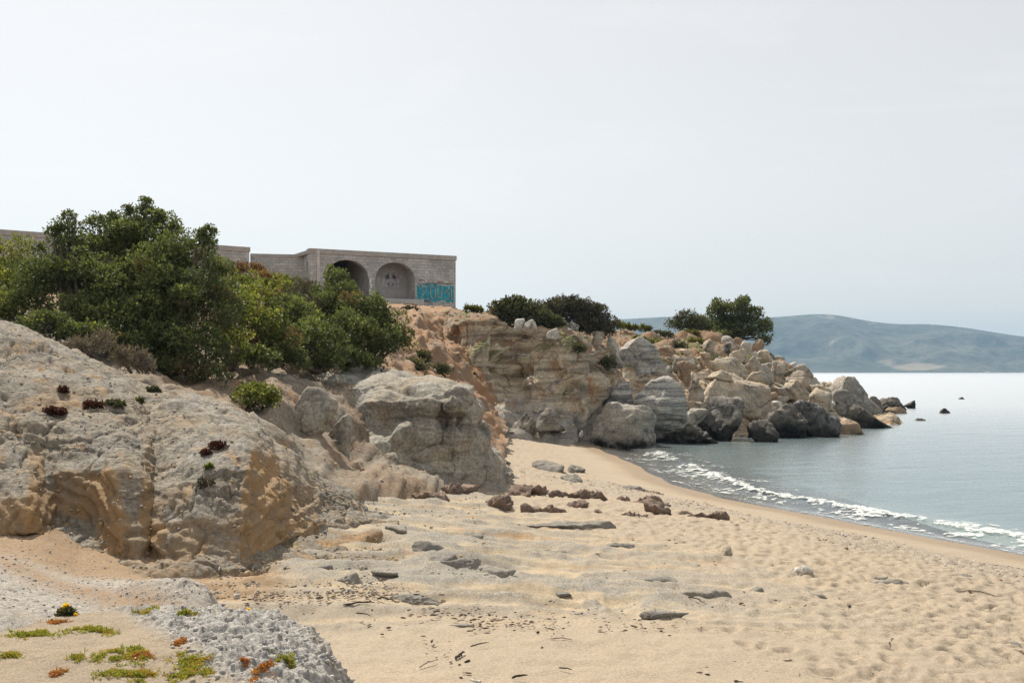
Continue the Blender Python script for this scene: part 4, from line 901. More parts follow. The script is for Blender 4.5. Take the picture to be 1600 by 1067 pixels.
# graffiti: flat strokes of paint standing 4 mm off the wall
def stroke(name, pts, w, mat, org, d, n, off=.004):
    """pts in metres (along, z)"""
    pts = np.asarray(pts, float)
    if len(pts) > 2:                                     # rounded by Chaikin cutting
        for _ in range(2):
            q = np.empty((2*(len(pts) - 1), 2)); q[0::2] = pts[:-1]*.75 + pts[1:]*.25; q[1::2] = pts[:-1]*.25 + pts[1:]*.75
            pts = np.concatenate([pts[:1], q, pts[-1:]])
    T = np.gradient(pts, axis=0); T /= np.linalg.norm(T, axis=1, keepdims=True) + 1e-9; Np = np.stack([-T[:, 1], T[:, 0]], -1)
    a = pts + Np*w/2; b = pts - Np*w/2; V = []
    for p, q in zip(a, b):
        for r in (p, q): g = org + d*r[0] + n*off; V.append((g[0], g[1], r[1]))
    return mesh_obj(name, V, [(2*i, 2*i + 1, 2*i + 3, 2*i + 2) for i in range(len(pts) - 1)], M[mat], WA if org is o_ else NB if org is org2 else WR, smooth=False)
def patch(name, pts, mat, org, d, n, off=.003):
    V = []
    for r in pts: g = org + d*r[0] + n*off; V.append((g[0], g[1], r[1]))
    return mesh_obj(name, V, [tuple(range(len(V)))], M[mat], WA if org is o_ else NB, smooth=False)
fq = lambda u, v: (s_of(u), z_of(u, v))
k_ = .042*75/F*1000/1000
px = 78.0/F
rr = np.random.default_rng(5)
up = [fq(u, 442.5 + 4.2*rr.random() + (1.5 if u > 690 else 0)) for u in np.linspace(651, 709, 24)]; dn = [fq(u, 470 + 4*rr.random()) for u in np.linspace(709, 652, 24)]
patch('turquoise_graffiti', up + dn, 'p_turq', o_, d_, n_)
for pts in ([(654, 448), (657, 443), (663, 443), (667, 448), (666, 455), (661, 460), (656, 467), (670, 467)],
            [(673, 448), (673, 466), (681, 466), (681, 448), (673, 448)], [(684, 446), (684, 464), (690, 466), (691, 446)],
            [(694, 447), (703, 447), (698, 456), (704, 461), (700, 468), (694, 468)], [(705, 450), (706, 468)]):
    q = [fq(*p) for p in pts]; stroke('graffiti_outline', q, 2.2*px, 'p_black', o_, d_, n_, .006); stroke('graffiti_letter', q, 1.1*px, 'p_pale', o_, d_, n_, .009)
stroke('graffiti_outline', [fq(u, 442.5 + 1.2*rr.random()) for u in np.linspace(651, 709, 14)], 1.0*px, 'p_black', o_, d_, n_, .007)
for (u, v, w, mt) in [(659, 438.5, 5, 'p_red'), (677, 436, 5, 'p_lilac'), (688, 441, 4, 'p_red'), (668, 471.5, 5, 'p_red'), (690, 471, 6, 'p_pale')]:
    stroke('graffiti_mark', [fq(u - w, v), fq(u, v - 1), fq(u + w, v + .4)], 1.5*px, mt, o_, d_, n_, .008)
org2 = inn - n_*1.3                                       # niche back wall plane
def s2(u): k = (u - 800)/F; return (k*org2[1] - org2[0])/(d_[0] - k*d_[1])
def f2(u, v): s = s2(u); return (s, HC + (V0 - v)/F*(org2[1] + d_[1]*s))
patch('white_graffiti', [f2(*p) for p in [(598, 451), (597, 440), (600, 425), (603, 423.5), (619, 424), (622, 427), (624, 441), (623, 450), (612, 451.5)]], 'p_lilac', org2, d_, n_)
for pts in ([(599, 449), (599, 437), (602, 425), (610, 424), (619, 425), (622, 436), (622, 449)], [(610, 426), (610, 446)], [(610, 436), (602, 445), (606, 448)], [(610, 436), (618, 445), (615, 448)]):
    stroke('graffiti_letter', [f2(*p) for p in pts], 2.2*px, 'p_white', org2, d_, n_, .008)
for pts in ([(603, 431), (608, 429), (607.5, 435), (603, 437), (603, 431)], [(613, 429), (618, 431), (618, 437), (613, 435), (613, 429)], [(604, 445), (608, 440), (607, 446), (604, 445)], [(613, 440), (617, 445), (613, 446), (613, 440)]):
    patch('graffiti_fill', [f2(*p) for p in pts[:-1]], 'p_grey', org2, d_, n_, .006)
patch('graffiti_fill', [f2(*p) for p in [(625, 428), (629, 428), (629, 434), (625, 434)]], 'p_white', org2, d_, n_, .006)
patch('graffiti_fill', [f2(*p) for p in [(634, 432), (640, 432), (639, 439), (635, 438)]], 'p_teal', org2, d_, n_, .006)
for pts in ([(577, 433), (575, 441), (578, 447), (574, 455)],): stroke('graffiti_letter', [fq(u + 3, v) for u, v in pts], 2.6*px, 'p_white', o_, d_, n_, .006)
stroke('graffiti_letter', [f2(592, 433), f2(590, 441), f2(588, 446), f2(592, 451), f2(597, 449), f2(596, 441)], 2.4*px, 'p_white', org2, d_, n_, .01)
orR, sR = C2, None
def fr_(u, v): k = (u - 800)/F; s = (k*C2[1] - C2[0])/(dr[0] - k*dr[1]); return (s, HC + (V0 - v)/F*(C2[1] + dr[1]*s))
for pts in ([(443, 439), (446, 433), (449, 435), (446, 440), (452, 441)], [(453, 436), (454, 442), (459, 440)]):
    stroke('graffiti_mark', [fr_(*p) for p in pts], .9*px, 'p_blue', C2, dr, nr, .006)

# ------------------------------------------------------------------ vegetation
M['juniper'] = leaf_material('juniper_foliage', (.050, .066, .033), (.115, .142, .062), (.27, .285, .11), .36)
M['lentisk'] = leaf_material('lentisk_foliage', (.062, .078, .026), (.145, .168, .048), (.34, .33, .085), .36)
M['grey_green'] = leaf_material('dark_cliff_bush_foliage', (.045, .052, .028), (.085, .095, .05), (.18, .175, .085), .22)
M['dry_twigs'] = leaf_material('dry_twigs', (.14, .115, .095), (.23, .195, .165), (.32, .27, .225), .12, .9)
M['dry_red'] = leaf_material('reddish_dry_foliage', (.10, .06, .035), (.20, .11, .05), (.26, .21, .06), .25, .8)
M['heather'] = leaf_material('grey_brown_dry_bush', (0.058, 0.055, 0.039), (0.111, 0.104, 0.075), (0.182, 0.169, 0.117), .12, .9)
M['fig'] = leaf_material('tree_foliage', (.06, .075, .04), (.12, .14, .065), (.24, .25, .11), .32)
M['grass'] = leaf_material('slope_grass', (.07, .08, .02), (.14, .14, .035), (.24, .21, .06), .3)
M['iceplant'] = leaf_material('ice_plant_green', (.17, .20, .04), (.33, .33, .06), (.46, .27, .08), .25, .5)
M['iceplant_red'] = leaf_material('ice_plant_red', (.26, .11, .05), (.44, .17, .06), (.42, .28, .08), .25, .5)
M['maroon'] = leaf_material('maroon_mat', (.05, .018, .015), (.085, .03, .022), (.13, .055, .035), .1, .8)
M['petal'] = leaf_material('yellow_petal', (.72, .50, .02), (.80, .58, .02), (.85, .66, .03), .3, .5)
M['bark'] = plain_material('bark', (.15, .12, .095), (.08, .065, .05), 12)
M['drift'] = plain_material('driftwood', (.36, .30, .24), (.22, .18, .14), 20)
M['darkwood'] = plain_material('dark_driftwood', (.07, .05, .04), (.035, .028, .022), 20)

def unit(v): return v/(np.linalg.norm(v, axis=-1, keepdims=True) + 1e-9)
def leaves(p, d, ln, wd, r):
    """one rhombic leaf per row: base p, direction d"""
    n = len(p); side = unit(np.cross(d, r.normal(size=(n, 3)))); ln = np.broadcast_to(ln, n)[:, None]; wd = np.broadcast_to(wd, n)[:, None]
    mid = p + d*ln*.55
    V = np.stack([p, mid + side*wd, p + d*ln, mid - side*wd], 1).reshape(-1, 3)
    return V, np.arange(4*n).reshape(n, 4)
def crown_mesh(blobs, r, sub=.38, dens=1.0, leaf=.09, lw=.026, k=5, fill=.35, up=.35, spread=.75, tuft=None, twist=0.0):
    ps, ds, ts = [], [], []
    for (c, R) in blobs:
        R = np.asarray(R, float); area = 4*math.pi*((R[0]*R[1])**1.6/3 + (R[0]*R[2])**1.6/3 + (R[1]*R[2])**1.6/3)**(1/1.6)
        sr = min(sub, .7*min(R)); n = max(3, int(area/(sr*sr*1.5)))
        dv = unit(r.normal(size=(n, 3))); dv[:, 2] = np.where(dv[:, 2] < -.5, -dv[:, 2], dv[:, 2])
        rad = np.where(r.random(n) < fill, .35 + .4*r.random(n), .72 + .36*r.random(n))
        sc = c + dv*R*rad[:, None]; srr = sr*(.55 + .75*r.random(n))
        for q, s, o in zip(sc, srr, dv):
            m_ = max(4, int(dens*62*(s/.38)**2*(.0081/leaf**2)*.9))
            e = unit(r.normal(size=(m_, 3)) + .5*o); rr_ = s*(.45 + .6*r.random(m_)**.6)
            p = q + e*rr_[:, None]*np.array([1, 1, .85]); tn = r.random()*.55; dead = r.random() < .03
            for _ in range(k):
                ps.append(p + r.normal(size=p.shape)*leaf*.25)
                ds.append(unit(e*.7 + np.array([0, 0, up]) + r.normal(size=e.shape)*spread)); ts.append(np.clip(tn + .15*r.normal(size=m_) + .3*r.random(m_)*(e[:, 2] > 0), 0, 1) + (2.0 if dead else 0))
    p, d, t = np.concatenate(ps), np.concatenate(ds), np.concatenate(ts)
    ln = leaf*(.7 + .6*r.random(len(p)))
    V, Fa = leaves(p, d, ln, lw*ln/leaf, r)
    return V, Fa, np.repeat(t, 4)
def shrub(name, label, cat, blobs, mat, seed, base=None, group=None, trunk=True, twigs=10, trunk_r=.07, crown='crown', **kw):
    """blobs: (u, v, half width px, half height px, distance)"""
    r = np.random.default_rng(seed)
    B_ = [(at(u, v, y), np.array([ru/F*y, min(ru, rv*1.3)/F*y*.9, rv/F*y])) for (u, v, ru, rv, y) in blobs]
    if base is None:
        lo = min(range(len(B_)), key=lambda i: B_[i][0][2] - B_[i][1][2]); base = B_[lo][0] - np.array([0, 0, B_[lo][1][2]*.95])
    else: base = at(*base)
    root = empty(name, base); tag(root, label, cat, group)
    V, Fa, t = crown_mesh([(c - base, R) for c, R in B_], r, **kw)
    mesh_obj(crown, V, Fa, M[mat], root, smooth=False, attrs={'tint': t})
    if trunk:
        prt = []
        for i, (c, R) in enumerate(B_):
            for j in range(max(1, twigs//len(B_))):
                e = c - base + unit(r.normal(size=3))*R*(.25 + .6*r.random()); st = r.normal(size=3)*np.array([.12, .12, 0])
                tt = np.linspace(0, 1, 7)[:, None]
                q = st*(1 - tt) + e*tt + np.array([0, 0, .18])*np.linalg.norm(e)*tt*(1 - tt) + r.normal(size=(7, 3))*.02*np.linalg.norm(e)*tt
                prt.append(tube(q, np.linspace(trunk_r, trunk_r*.22, 7), 5))
        V, Fa = merge(prt); mesh_obj('trunk', V, Fa, M['bark'], root)
    return root
GB1 = 'bushes on the slope below the ruin'
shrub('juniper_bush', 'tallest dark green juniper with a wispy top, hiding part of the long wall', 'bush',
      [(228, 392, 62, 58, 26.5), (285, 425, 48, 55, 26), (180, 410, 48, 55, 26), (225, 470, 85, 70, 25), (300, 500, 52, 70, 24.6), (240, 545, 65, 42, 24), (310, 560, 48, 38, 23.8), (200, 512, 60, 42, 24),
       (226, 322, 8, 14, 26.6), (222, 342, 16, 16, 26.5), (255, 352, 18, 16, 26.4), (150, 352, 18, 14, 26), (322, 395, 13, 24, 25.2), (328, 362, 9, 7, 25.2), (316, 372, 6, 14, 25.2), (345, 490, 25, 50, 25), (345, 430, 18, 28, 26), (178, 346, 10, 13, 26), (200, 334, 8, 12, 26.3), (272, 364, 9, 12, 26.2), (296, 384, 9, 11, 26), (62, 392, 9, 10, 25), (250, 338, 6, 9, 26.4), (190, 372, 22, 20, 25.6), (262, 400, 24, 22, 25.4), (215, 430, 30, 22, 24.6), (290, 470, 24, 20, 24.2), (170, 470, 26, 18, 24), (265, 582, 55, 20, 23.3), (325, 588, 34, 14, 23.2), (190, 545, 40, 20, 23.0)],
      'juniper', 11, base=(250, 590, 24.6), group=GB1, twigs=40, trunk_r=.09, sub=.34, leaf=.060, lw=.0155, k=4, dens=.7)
shrub('juniper_bush', 'dark juniper with a narrow spire leaning on the tallest juniper', 'bush',
      [(100, 430, 45, 50, 25), (140, 460, 50, 55, 24.5), (70, 450, 40, 40, 24.6), (120, 500, 55, 30, 23.8), (104, 375, 22, 25, 25.2), (108, 345, 9, 14, 25.2), (85, 362, 12, 8, 25.1), (40, 478, 30, 20, 24), (70, 505, 45, 14, 22.8), (130, 522, 40, 14, 22.6)],
      'juniper', 12, base=(110, 528, 24), group=GB1, twigs=24, sub=.32, leaf=.060, lw=.0155, k=4, dens=.7)
shrub('lentisk_bush', 'yellow-green bush at the edge of the picture under the long wall', 'bush',
      [(8, 420, 38, 36, 27), (-60, 430, 50, 45, 27), (20, 455, 35, 30, 25.5), (-30, 480, 50, 25, 24.5), (5, 490, 30, 14, 23.8)], 'lentisk', 13, group=GB1, sub=.34, leaf=.07, lw=.02, k=4, dens=.68)
shrub('lentisk_bush', 'bright yellow-green bush directly right of the tallest juniper', 'bush',
      [(375, 458, 32, 28, 33), (405, 480, 42, 34, 31), (372, 500, 30, 40, 28), (410, 525, 38, 40, 27.5), (360, 545, 30, 34, 25.5)], 'lentisk', 14, group=GB1, sub=.36, leaf=.075, lw=.022, k=4, dens=.68)
shrub('dry_bush', 'reddish dry bush below the dark door slit of the ruin', 'bush', [(392, 430, 24, 12, 44), (372, 424, 16, 10, 44), (415, 442, 20, 12, 42)], 'dry_red', 15, group=GB1, sub=.35, leaf=.12, lw=.025, k=4, dens=.9)
shrub('lentisk_bush', 'orange-tinged bush in front of the recessed wall', 'bush', [(440, 448, 28, 14, 42), (425, 462, 28, 18, 38), (455, 465, 22, 16, 38)], 'lentisk', 16, group=GB1, sub=.38, leaf=.10, lw=.032, k=4, dens=.9)
shrub('dry_bush', 'bare brown twiggy bush before the arched wall', 'bush', [(478, 478, 32, 26, 35), (505, 505, 30, 26, 33), (470, 455, 18, 12, 37)], 'heather', 17, group=GB1, sub=.34, leaf=.13, lw=.016, k=4, dens=1.1)
shrub('juniper_bush', 'upright juniper reaching up in front of the dark arch', 'bush', [(524, 442, 17, 18, 34), (530, 466, 24, 24, 33.5), (515, 490, 26, 24, 33), (545, 490, 24, 24, 32.5), (497, 458, 10, 12, 34), (556, 470, 10, 9, 33)],
      'juniper', 18, base=(525, 530, 33), group=GB1, twigs=16, sub=.34, leaf=.072, lw=.019, k=5, dens=.7)
shrub('juniper_bush', 'broad green bush overhanging the orange earth slope', 'bush',
      [(580, 505, 28, 28, 33), (605, 520, 28, 30, 33), (622, 535, 18, 24, 33), (575, 540, 40, 28, 32), (545, 530, 34, 34, 31.5), (582, 476, 12, 14, 33.5)], 'juniper', 19, base=(580, 572, 32.5), group=GB1, twigs=18, sub=.36, leaf=.075, lw=.020, k=5, dens=.7)
shrub('lentisk_bush', 'dense green bush between the yellow-green bush and the broad bush', 'bush',
      [(460, 510, 36, 34, 30), (490, 540, 38, 30, 29), (440, 540, 34, 32, 27.5), (520, 560, 34, 20, 30), (450, 490, 26, 22, 32), (400, 562, 34, 16, 26.0), (450, 566, 34, 14, 27), (500, 568, 36, 14, 28.5), (560, 568, 36, 12, 30.5)], 'juniper', 20, group=GB1, twigs=14, sub=.36, leaf=.072, lw=.020, k=5, dens=.7)
shrub('lentisk_bush', 'yellow-tipped small bush alone on the brown gully slope', 'bush', [(386, 622, 22, 18, 21.6), (410, 618, 20, 15, 21.8), (425, 626, 10, 9, 21.9)], 'lentisk', 21, group=GB1, sub=.22, leaf=.06, lw=.02, k=4, dens=.7, trunk_r=.03)
shrub('dry_shrub', 'dead grey-brown shrub at the edge of the bluff under the spired juniper', 'shrub', [(140, 545, 20, 13, 20.6), (160, 537, 12, 15, 20.6), (118, 543, 10, 9, 20.6)], 'dry_twigs', 22, group='dead shrubs along the bluff edge', sub=.2, leaf=.11, lw=.008, k=5, dens=1.5, up=.8, trunk_r=.02)
shrub('dry_shrub', 'dead brown shrub under the tallest juniper, right of the other dead one', 'shrub', [(208, 566, 14, 16, 20.8), (227, 570, 9, 14, 20.8), (190, 560, 8, 11, 20.8)], 'dry_twigs', 23, group='dead shrubs along the bluff edge', sub=.2, leaf=.11, lw=.008, k=5, dens=1.5, up=.8, trunk_r=.02)
shrub('cliff_bush', 'dark green bush on the cliff edge above the white rocks', 'bush', [(800, 485, 28, 14, 60), (825, 492, 26, 15, 59.5), (850, 502, 22, 12, 59), (808, 473, 12, 6, 60), (785, 490, 16, 14, 60), (868, 508, 12, 9, 59), (815, 500, 34, 10, 59.5), (845, 508, 24, 10, 59)], 'grey_green', 24, trunk=False, group='bushes along the cliff edge', sub=.5, leaf=.15, lw=.045, k=4, dens=1.2)
shrub('cliff_bush', 'domed grey-brown bush on the cliff edge against the sky', 'bush', [(880, 486, 28, 14, 63), (905, 491, 32, 17, 63), (930, 502, 24, 18, 63), (862, 490, 16, 16, 62.5), (948, 518, 10, 10, 63), (890, 506, 30, 14, 62.6), (925, 514, 24, 10, 62.6)], 'heather', 25, trunk=False, group='bushes along the cliff edge', sub=.5, leaf=.17, lw=.028, k=5, dens=1.3, up=.5)
shrub('slope_tree', 'spreading green tree on the headland skyline', 'tree',
      [(1150, 492, 22, 18, 83), (1130, 486, 18, 12, 83), (1158, 474, 12, 9, 83), (1175, 500, 18, 14, 83), (1190, 518, 13, 18, 82.5), (1115, 496, 16, 12, 83.5), (1140, 506, 26, 10, 83), (1196, 535, 8, 9, 82), (1180, 486, 10, 6, 83), (1120, 474, 8, 6, 83.5), (1200, 505, 6, 6, 83), (1130, 518, 30, 10, 82.5), (1165, 522, 26, 10, 82.5), (1098, 508, 16, 12, 83), (1100, 520, 20, 8, 82.5)],
      'fig', 26, base=(1150, 530, 83), twigs=44, trunk_r=.07, sub=.36, leaf=.15, lw=.045, k=3, dens=.85, fill=.5)
shrub('slope_bush', 'thin greyish bush left of the tree on the headland', 'bush', [(1072, 502, 16, 12, 82), (1055, 508, 12, 9, 82), (1090, 506, 14, 12, 82), (1068, 494, 8, 6, 82), (1075, 514, 24, 7, 81.5)], 'grey_green', 27, twigs=14, trunk_r=.03, sub=.35, leaf=.15, lw=.035, k=3, dens=.9, fill=.5)
for k, (u, v, w, h, y, mt, lab) in enumerate([
    (1008, 514, 10, 4, 77, 'grass', 'grassy tuft on the headland skyline left of the bushes'), (1030, 540, 18, 8, 73, 'grass', 'wide yellow-green grass patch on the headland slope'),
    (1050, 560, 14, 8, 70, 'grass', 'grass patch above the dark hollow'), (1042, 575, 18, 8, 68, 'grey_green', 'dark low bush in the hollow of the headland slope'),
    (1062, 545, 10, 10, 72, 'grey_green', 'dark bush in the middle of the headland slope'), (1020, 555, 12, 5, 70, 'grass', 'small grass tuft below the wide patch'),
    (1078, 522, 16, 4, 79, 'grass', 'green strip of growth at the foot of the thin bush'), (1115, 522, 26, 5, 81, 'fig', 'low green growth under the tree'),
    (740, 484, 14, 4, 64, 'grass', 'dry grass fringe on the cliff top by the ruin'), (965, 508, 9, 5, 70, 'grass', 'grass tuft on the cliff edge beyond the domed bush'),
    (648, 575, 16, 12, 40, 'grey_green', 'dark bush low on the orange earth slope'), (690, 580, 14, 8, 46, 'grey_green', 'small dark bush on the orange earth slope beside the cliff'),
    (660, 560, 9, 8, 44, 'grey_green', 'small green bush in the middle of the orange slope'), (640, 486, 14, 5, 62, 'heather', 'brown tuft on the plateau edge below the graffiti'),
    (945, 570, 16, 12, 60.5, 'grey_green', 'mossy dark growth in the cleft beside the leaning slab'), (735, 588, 8, 5, 55.5, 'grey_green', 'little bush at the top of the rubble under the cliff'),
    (905, 545, 9, 5, 56.6, 'grey_green', 'dark tuft growing on the cliff face'),
    (985, 512, 12, 4, 74, 'grass', 'low dry scrub on the skyline just right of the cliff edge'), (1035, 524, 16, 5, 76, 'grey_green', 'low dark scrub under the headland skyline'),
    (1000, 532, 12, 5, 70, 'grass', 'yellow scrub above the leaning slab'), (1088, 536, 14, 5, 76, 'grass', 'pale grass below the thin bush')]):
    shrub('plant_tuft', lab, 'plant', [(u - w*.4, v, w*.6, h, y), (u + w*.4, v + 1, w*.6, h*.9, y)], mt, 40 + k, group='small plants on the cliff and headland', trunk=False, crown='leaves', sub=.3, leaf=.14, lw=.03, k=4, dens=.9)
# mats and tufts on the bluff
for k, (u, v, w, h, mt, lab) in enumerate([
    (85, 646, 17, 6, 'maroon', 'dark maroon mat on the upper bluff, the one nearest the picture edge'), (143, 635, 16, 7, 'maroon', 'dark maroon mat on the bluff beside the green tuft'), (98, 611, 8, 5, 'maroon', 'small dark mat highest on the bluff'),
    (320, 708, 6, 5, 'maroon', 'small dark mat on the right flank of the bluff'), (340, 697, 11, 6, 'maroon', 'brown mat just above the smallest flank mat'),
    (180, 632, 14, 6, 'grey_green', 'green tuft between the maroon mat and the gully'), (216, 628, 8, 6, 'grey_green', 'small green tuft at the head of the gully'),
    (240, 611, 9, 5, 'grey_green', 'grey-green tuft on the edge of the bluff'), (328, 732, 5, 5, 'lentisk', 'bright green sprig on the flank of the bluff'), (322, 757, 12, 9, 'heather', 'grey tuft below the bright sprig')]):
    c = pick(BLUFF, u, v); y = c[1]
    r = np.random.default_rng(900 + k); root = empty('plant_mat', c); tag(root, lab, 'plant', 'small plants on the bluff')
    V, Fa, t = crown_mesh([(np.zeros(3), np.array([w/F*y, w/F*y*.8, h/F*y*.8]))], r, sub=.07, leaf=.035, lw=.011, k=4, dens=.68)
    mesh_obj('leaves', V, Fa, M[mt], root, smooth=False, attrs={'tint': t})
# ice plants and flowers on the mound
IP = [(55, 987, 38, 9, 'iceplant', 'long green and orange ice plant mat at the mound edge by the picture side'), (145, 982, 34, 8, 'iceplant', 'long bright green ice plant mat below the yellow flower'),
 (230, 951, 20, 4, 'iceplant', 'thin yellow-green strip of ice plant along the mound crest'), (290, 954, 12, 5, 'iceplant', 'small yellow-green clump beside the grey stone on the crest'),
 (190, 1016, 32, 13, 'iceplant', 'wide ice plant clump, upper of the two in the middle of the sand'), (205, 1047, 38, 13, 'iceplant', 'wide ice plant clump, lower of the two in the middle of the sand'),
 (300, 1027, 26, 11, 'iceplant', 'dense ice plant clump where sand meets the grey crumbs'), (283, 1050, 15, 12, 'iceplant', 'ice plant clump hanging below the dense one'),
 (14, 1023, 17, 4, 'iceplant', 'flat ice plant strip cut by the picture edge'), (121, 1025, 10, 5, 'iceplant', 'small lone ice plant tuft on the pale sand'), (90, 1048, 7, 6, 'iceplant_red', 'tiny orange tuft lowest on the pale sand'),
 (281, 1002, 8, 6, 'iceplant_red', 'tiny reddish tuft on the grey crumbs'), (226, 1022, 12, 6, 'iceplant_red', 'brown-red tuft touching the upper wide clump'), (325, 1047, 11, 7, 'iceplant', 'small orange-green tuft beside the dense clump'),
 (407, 1048, 14, 11, 'iceplant_red', 'bright red ice plant clump on the grey crumbs'), (443, 1027, 14, 12, 'iceplant', 'yellow-green clump farthest right on the grey crumbs'), (382, 1030, 4, 4, 'iceplant_red', 'tiny dark red sprig beside the bright red clump'),
 (85, 970, 14, 5, 'iceplant_red', 'orange-red strip just below the yellow flower')]
for k, (u, v, w, h, mt, lab) in enumerate(IP):
    c = pick(MOUND, u, v + h*.5); y = c[1]; r = np.random.default_rng(700 + k)
    root = empty('ice_plant', c); tag(root, lab, 'plant', 'ice plants on the mound')
    n = int(30 + w*h*1.1); g = r.normal(size=(n*3, 2))*np.array([.50, .42]); g[:, 1] += .4*np.sin(2.6*g[:, 0] + k*1.7)
    g = g[(fbm(np.stack([g[:, 0]*2.1 + k*9, g[:, 1]*2.1, 0*g[:, 0]], -1), 2, 720 + k) > -.05)][:n]
    sub_ = MOUND.reshape(-1, 3); sub_ = sub_[(np.abs(sub_[:, 0] - c[0]) < .4) & (np.abs(sub_[:, 1] - c[1]) < .6)]
    tp = np.stack([sub_[np.argmin((sub_[:, 0] - c[0] - a*w/F*y)**2 + (sub_[:, 1] - c[1] - b*h/F*y*2.4)**2)] for a, b in g]) - c + r.normal(size=(len(g), 3))*np.array([.006, .006, 0])
    ps, ds, ts = [], [], []
    for _ in range(6):
        ps.append(tp + r.normal(size=tp.shape)*.004); ds.append(unit(r.normal(size=tp.shape)*np.array([1, 1, .5]) + [0, 0, .65])); ts.append(np.clip(.45 + .55*fbm(np.stack([g[:, 0]*1.3 + k*3, g[:, 1]*1.3, 0*g[:, 0]], -1)*1.5, 2, 730) + .25*r.normal(size=len(g)), 0, 1))
    p, d, t = np.concatenate(ps), np.concatenate(ds), np.concatenate(ts)
    V, Fa = leaves(p, d, .012 + .014*r.random(len(p)), .0042, r)
    mesh_obj('leaves', V, Fa, M[mt], root, smooth=False, attrs={'tint': np.repeat(t, 4)})
for k, (u, v, s, lab) in enumerate([(103, 947, 1.0, 'yellow flower standing on the crest of the mound'), (118, 960, .55, 'half-open yellow flower low beside the tall one'), (388, 952, .6, 'small yellow flower on the grey crumbs of the crest')]):
    c = pick(MOUND, u, 962 if k < 2 else 955); top_ = at(u, v, c[1]); r = np.random.default_rng(800 + k)
    root = empty('yellow_flower', c); tag(root, lab, 'flower', 'yellow flowers on the mound')
    e = top_ - c; tt = np.linspace(0, 1, 6)[:, None]; V, Fa = tube(e*tt + np.array([.006, 0, 0])*np.sin(tt*3), .0025, 5); mesh_obj('stem', V, Fa, M['iceplant'], root, attrs={'tint': np.full(len(V), .2)})
    n = 46; d = unit(r.normal(size=(n, 3))*np.array([1, 1, .5]) + [0, -.25, .35]); V, Fa = leaves(np.tile(e, (n, 1)), d, .030*s, .007*s, r)
    mesh_obj('petals', V, Fa, M['petal'], root, smooth=False, attrs={'tint': np.repeat(r.random(n), 4)})
    if k == 0:
        V, Fa, t = crown_mesh([(np.array([.02, 0, .015]), np.array([.035, .03, .015])), (np.array([-.02, .015, .006]), np.array([.03, .025, .012]))], r, sub=.03, leaf=.035, lw=.006, k=4, dens=1.0, up=.6)
        mesh_obj('leaves', V, Fa, M['grey_green'], root, smooth=False, attrs={'tint': t})

# ------------------------------------------------------------------ small things on the sand
def stick(u0, v0, u1, v1, rpx, mat, label, bend=.06):
    a, b = ground(u0, v0), ground(u1, v1); a = a + [0, 0, .015]; b = b + [0, 0, .02]; r = np.random.default_rng(int(u0*7 + v0)); L = np.linalg.norm(b - a)
    t = np.linspace(0, 1, 9)[:, None]; q = (b - a)*t + np.array([0, 0, 1])*L*bend*np.sin(t*3.14) + r.normal(size=(9, 3))*.012*L
    rad = max(.006, rpx/F*a[1]); V, Fa = tube(q, rad*np.array([.6, 1, 1, .9, 1, .8, .8, .6, .35]), 6)
    o = mesh_obj('driftwood_stick', V, Fa, M[mat]); o.location = a; return tag(o, label, 'driftwood', 'driftwood on the sand')
SK = [(1500, 924, 1563, 935, 1.6, 'drift', 'long thin brown stick near the pebbles'), (556, 960, 580, 966, 1.0, 'darkwood', 'thin dark twig at the small white stone'),
 (712, 1032, 726, 1022, 2.2, 'darkwood', 'short thick dark stick in the sand'), (800, 1062, 824, 1058, 2.0, 'darkwood', 'brown stick at the lower picture edge'),
 (735, 1013, 765, 1008, 1.0, 'darkwood', 'thin dark stick beside the short thick one'), (655, 1045, 682, 1035, 1.3, 'drift', 'pale crooked stick in the near sand'),
 (873, 1046, 894, 1050, 1.0, 'darkwood', 'thin twig near the lower middle of the sand'), (538, 946, 585, 945, 1.6, 'darkwood', 'long dark stick lying along the litter line'),
 (590, 936, 618, 944, 1.5, 'darkwood', 'dark stick at the end of the litter line'), (395, 938, 404, 926, 1.6, 'drift', 'pale short stick standing out of the litter'),
 (860, 1000, 895, 1003, .9, 'drift', 'bleached thin twig in the middle sand'), (1395, 1000, 1388, 1012, 1.4, 'drift', 'pale little stick in the near trodden sand'),
 (405, 940, 440, 930, 1.3, 'drift', 'pale stick slanting through the litter line'), (1070, 935, 1100, 944, 1.1, 'darkwood', 'thin dark stick near the longest stone'),
 (262, 872, 268, 884, 1.6, 'drift', 'bleached branch at the foot of the bluff'), (352, 884, 340, 896, 1.8, 'drift', 'forked grey branch under the bluff'), (526, 872, 518, 882, 1.5, 'drift', 'pale stick on the gravel slope')]
for a in SK: stick(*a)
for k, (u, v, w, h, mt, lab) in enumerate([(372, 930, 13, 13, 'white_boulder', 'pale upright stone in the litter line by the mound'), (563, 962, 9, 7, 'white_boulder', 'small white stone with a twig on the pale sand'),
    (742, 1064, 20, 9, 'white_boulder', 'white stone at the lower picture edge'), (849, 1011, 7, 6, 'black_boulder', 'small black lump in the middle sand'), (1586, 1012, 16, 9, 'white_boulder', 'white pebble at the right picture edge'),
    (1592, 1024, 18, 7, 'rust_boulder', 'orange pebble under the white one at the picture edge'), (997, 966, 9, 7, 'white_boulder', 'white stone in the grey rock patch of the sand'), (1320, 858, 9, 6, 'rust_boulder', 'small orange-brown stone above the white-topped one'),
    (291, 870, 8, 8, 'white_boulder', 'white shard at the foot of the bluff'), (722, 1060, 10, 8, 'darkwood', 'dark lump beside the white stone at the lower edge'), (642, 745, 6, 4, 'white_boulder', 'white pebble under the outcrop')]):
    sand_rock(u - w/2, u + w/2, v - h, v, mt, lab, 500 + k, 'small stones on the sand', 'stone', 'small_stone', tall=1.2, p=10)

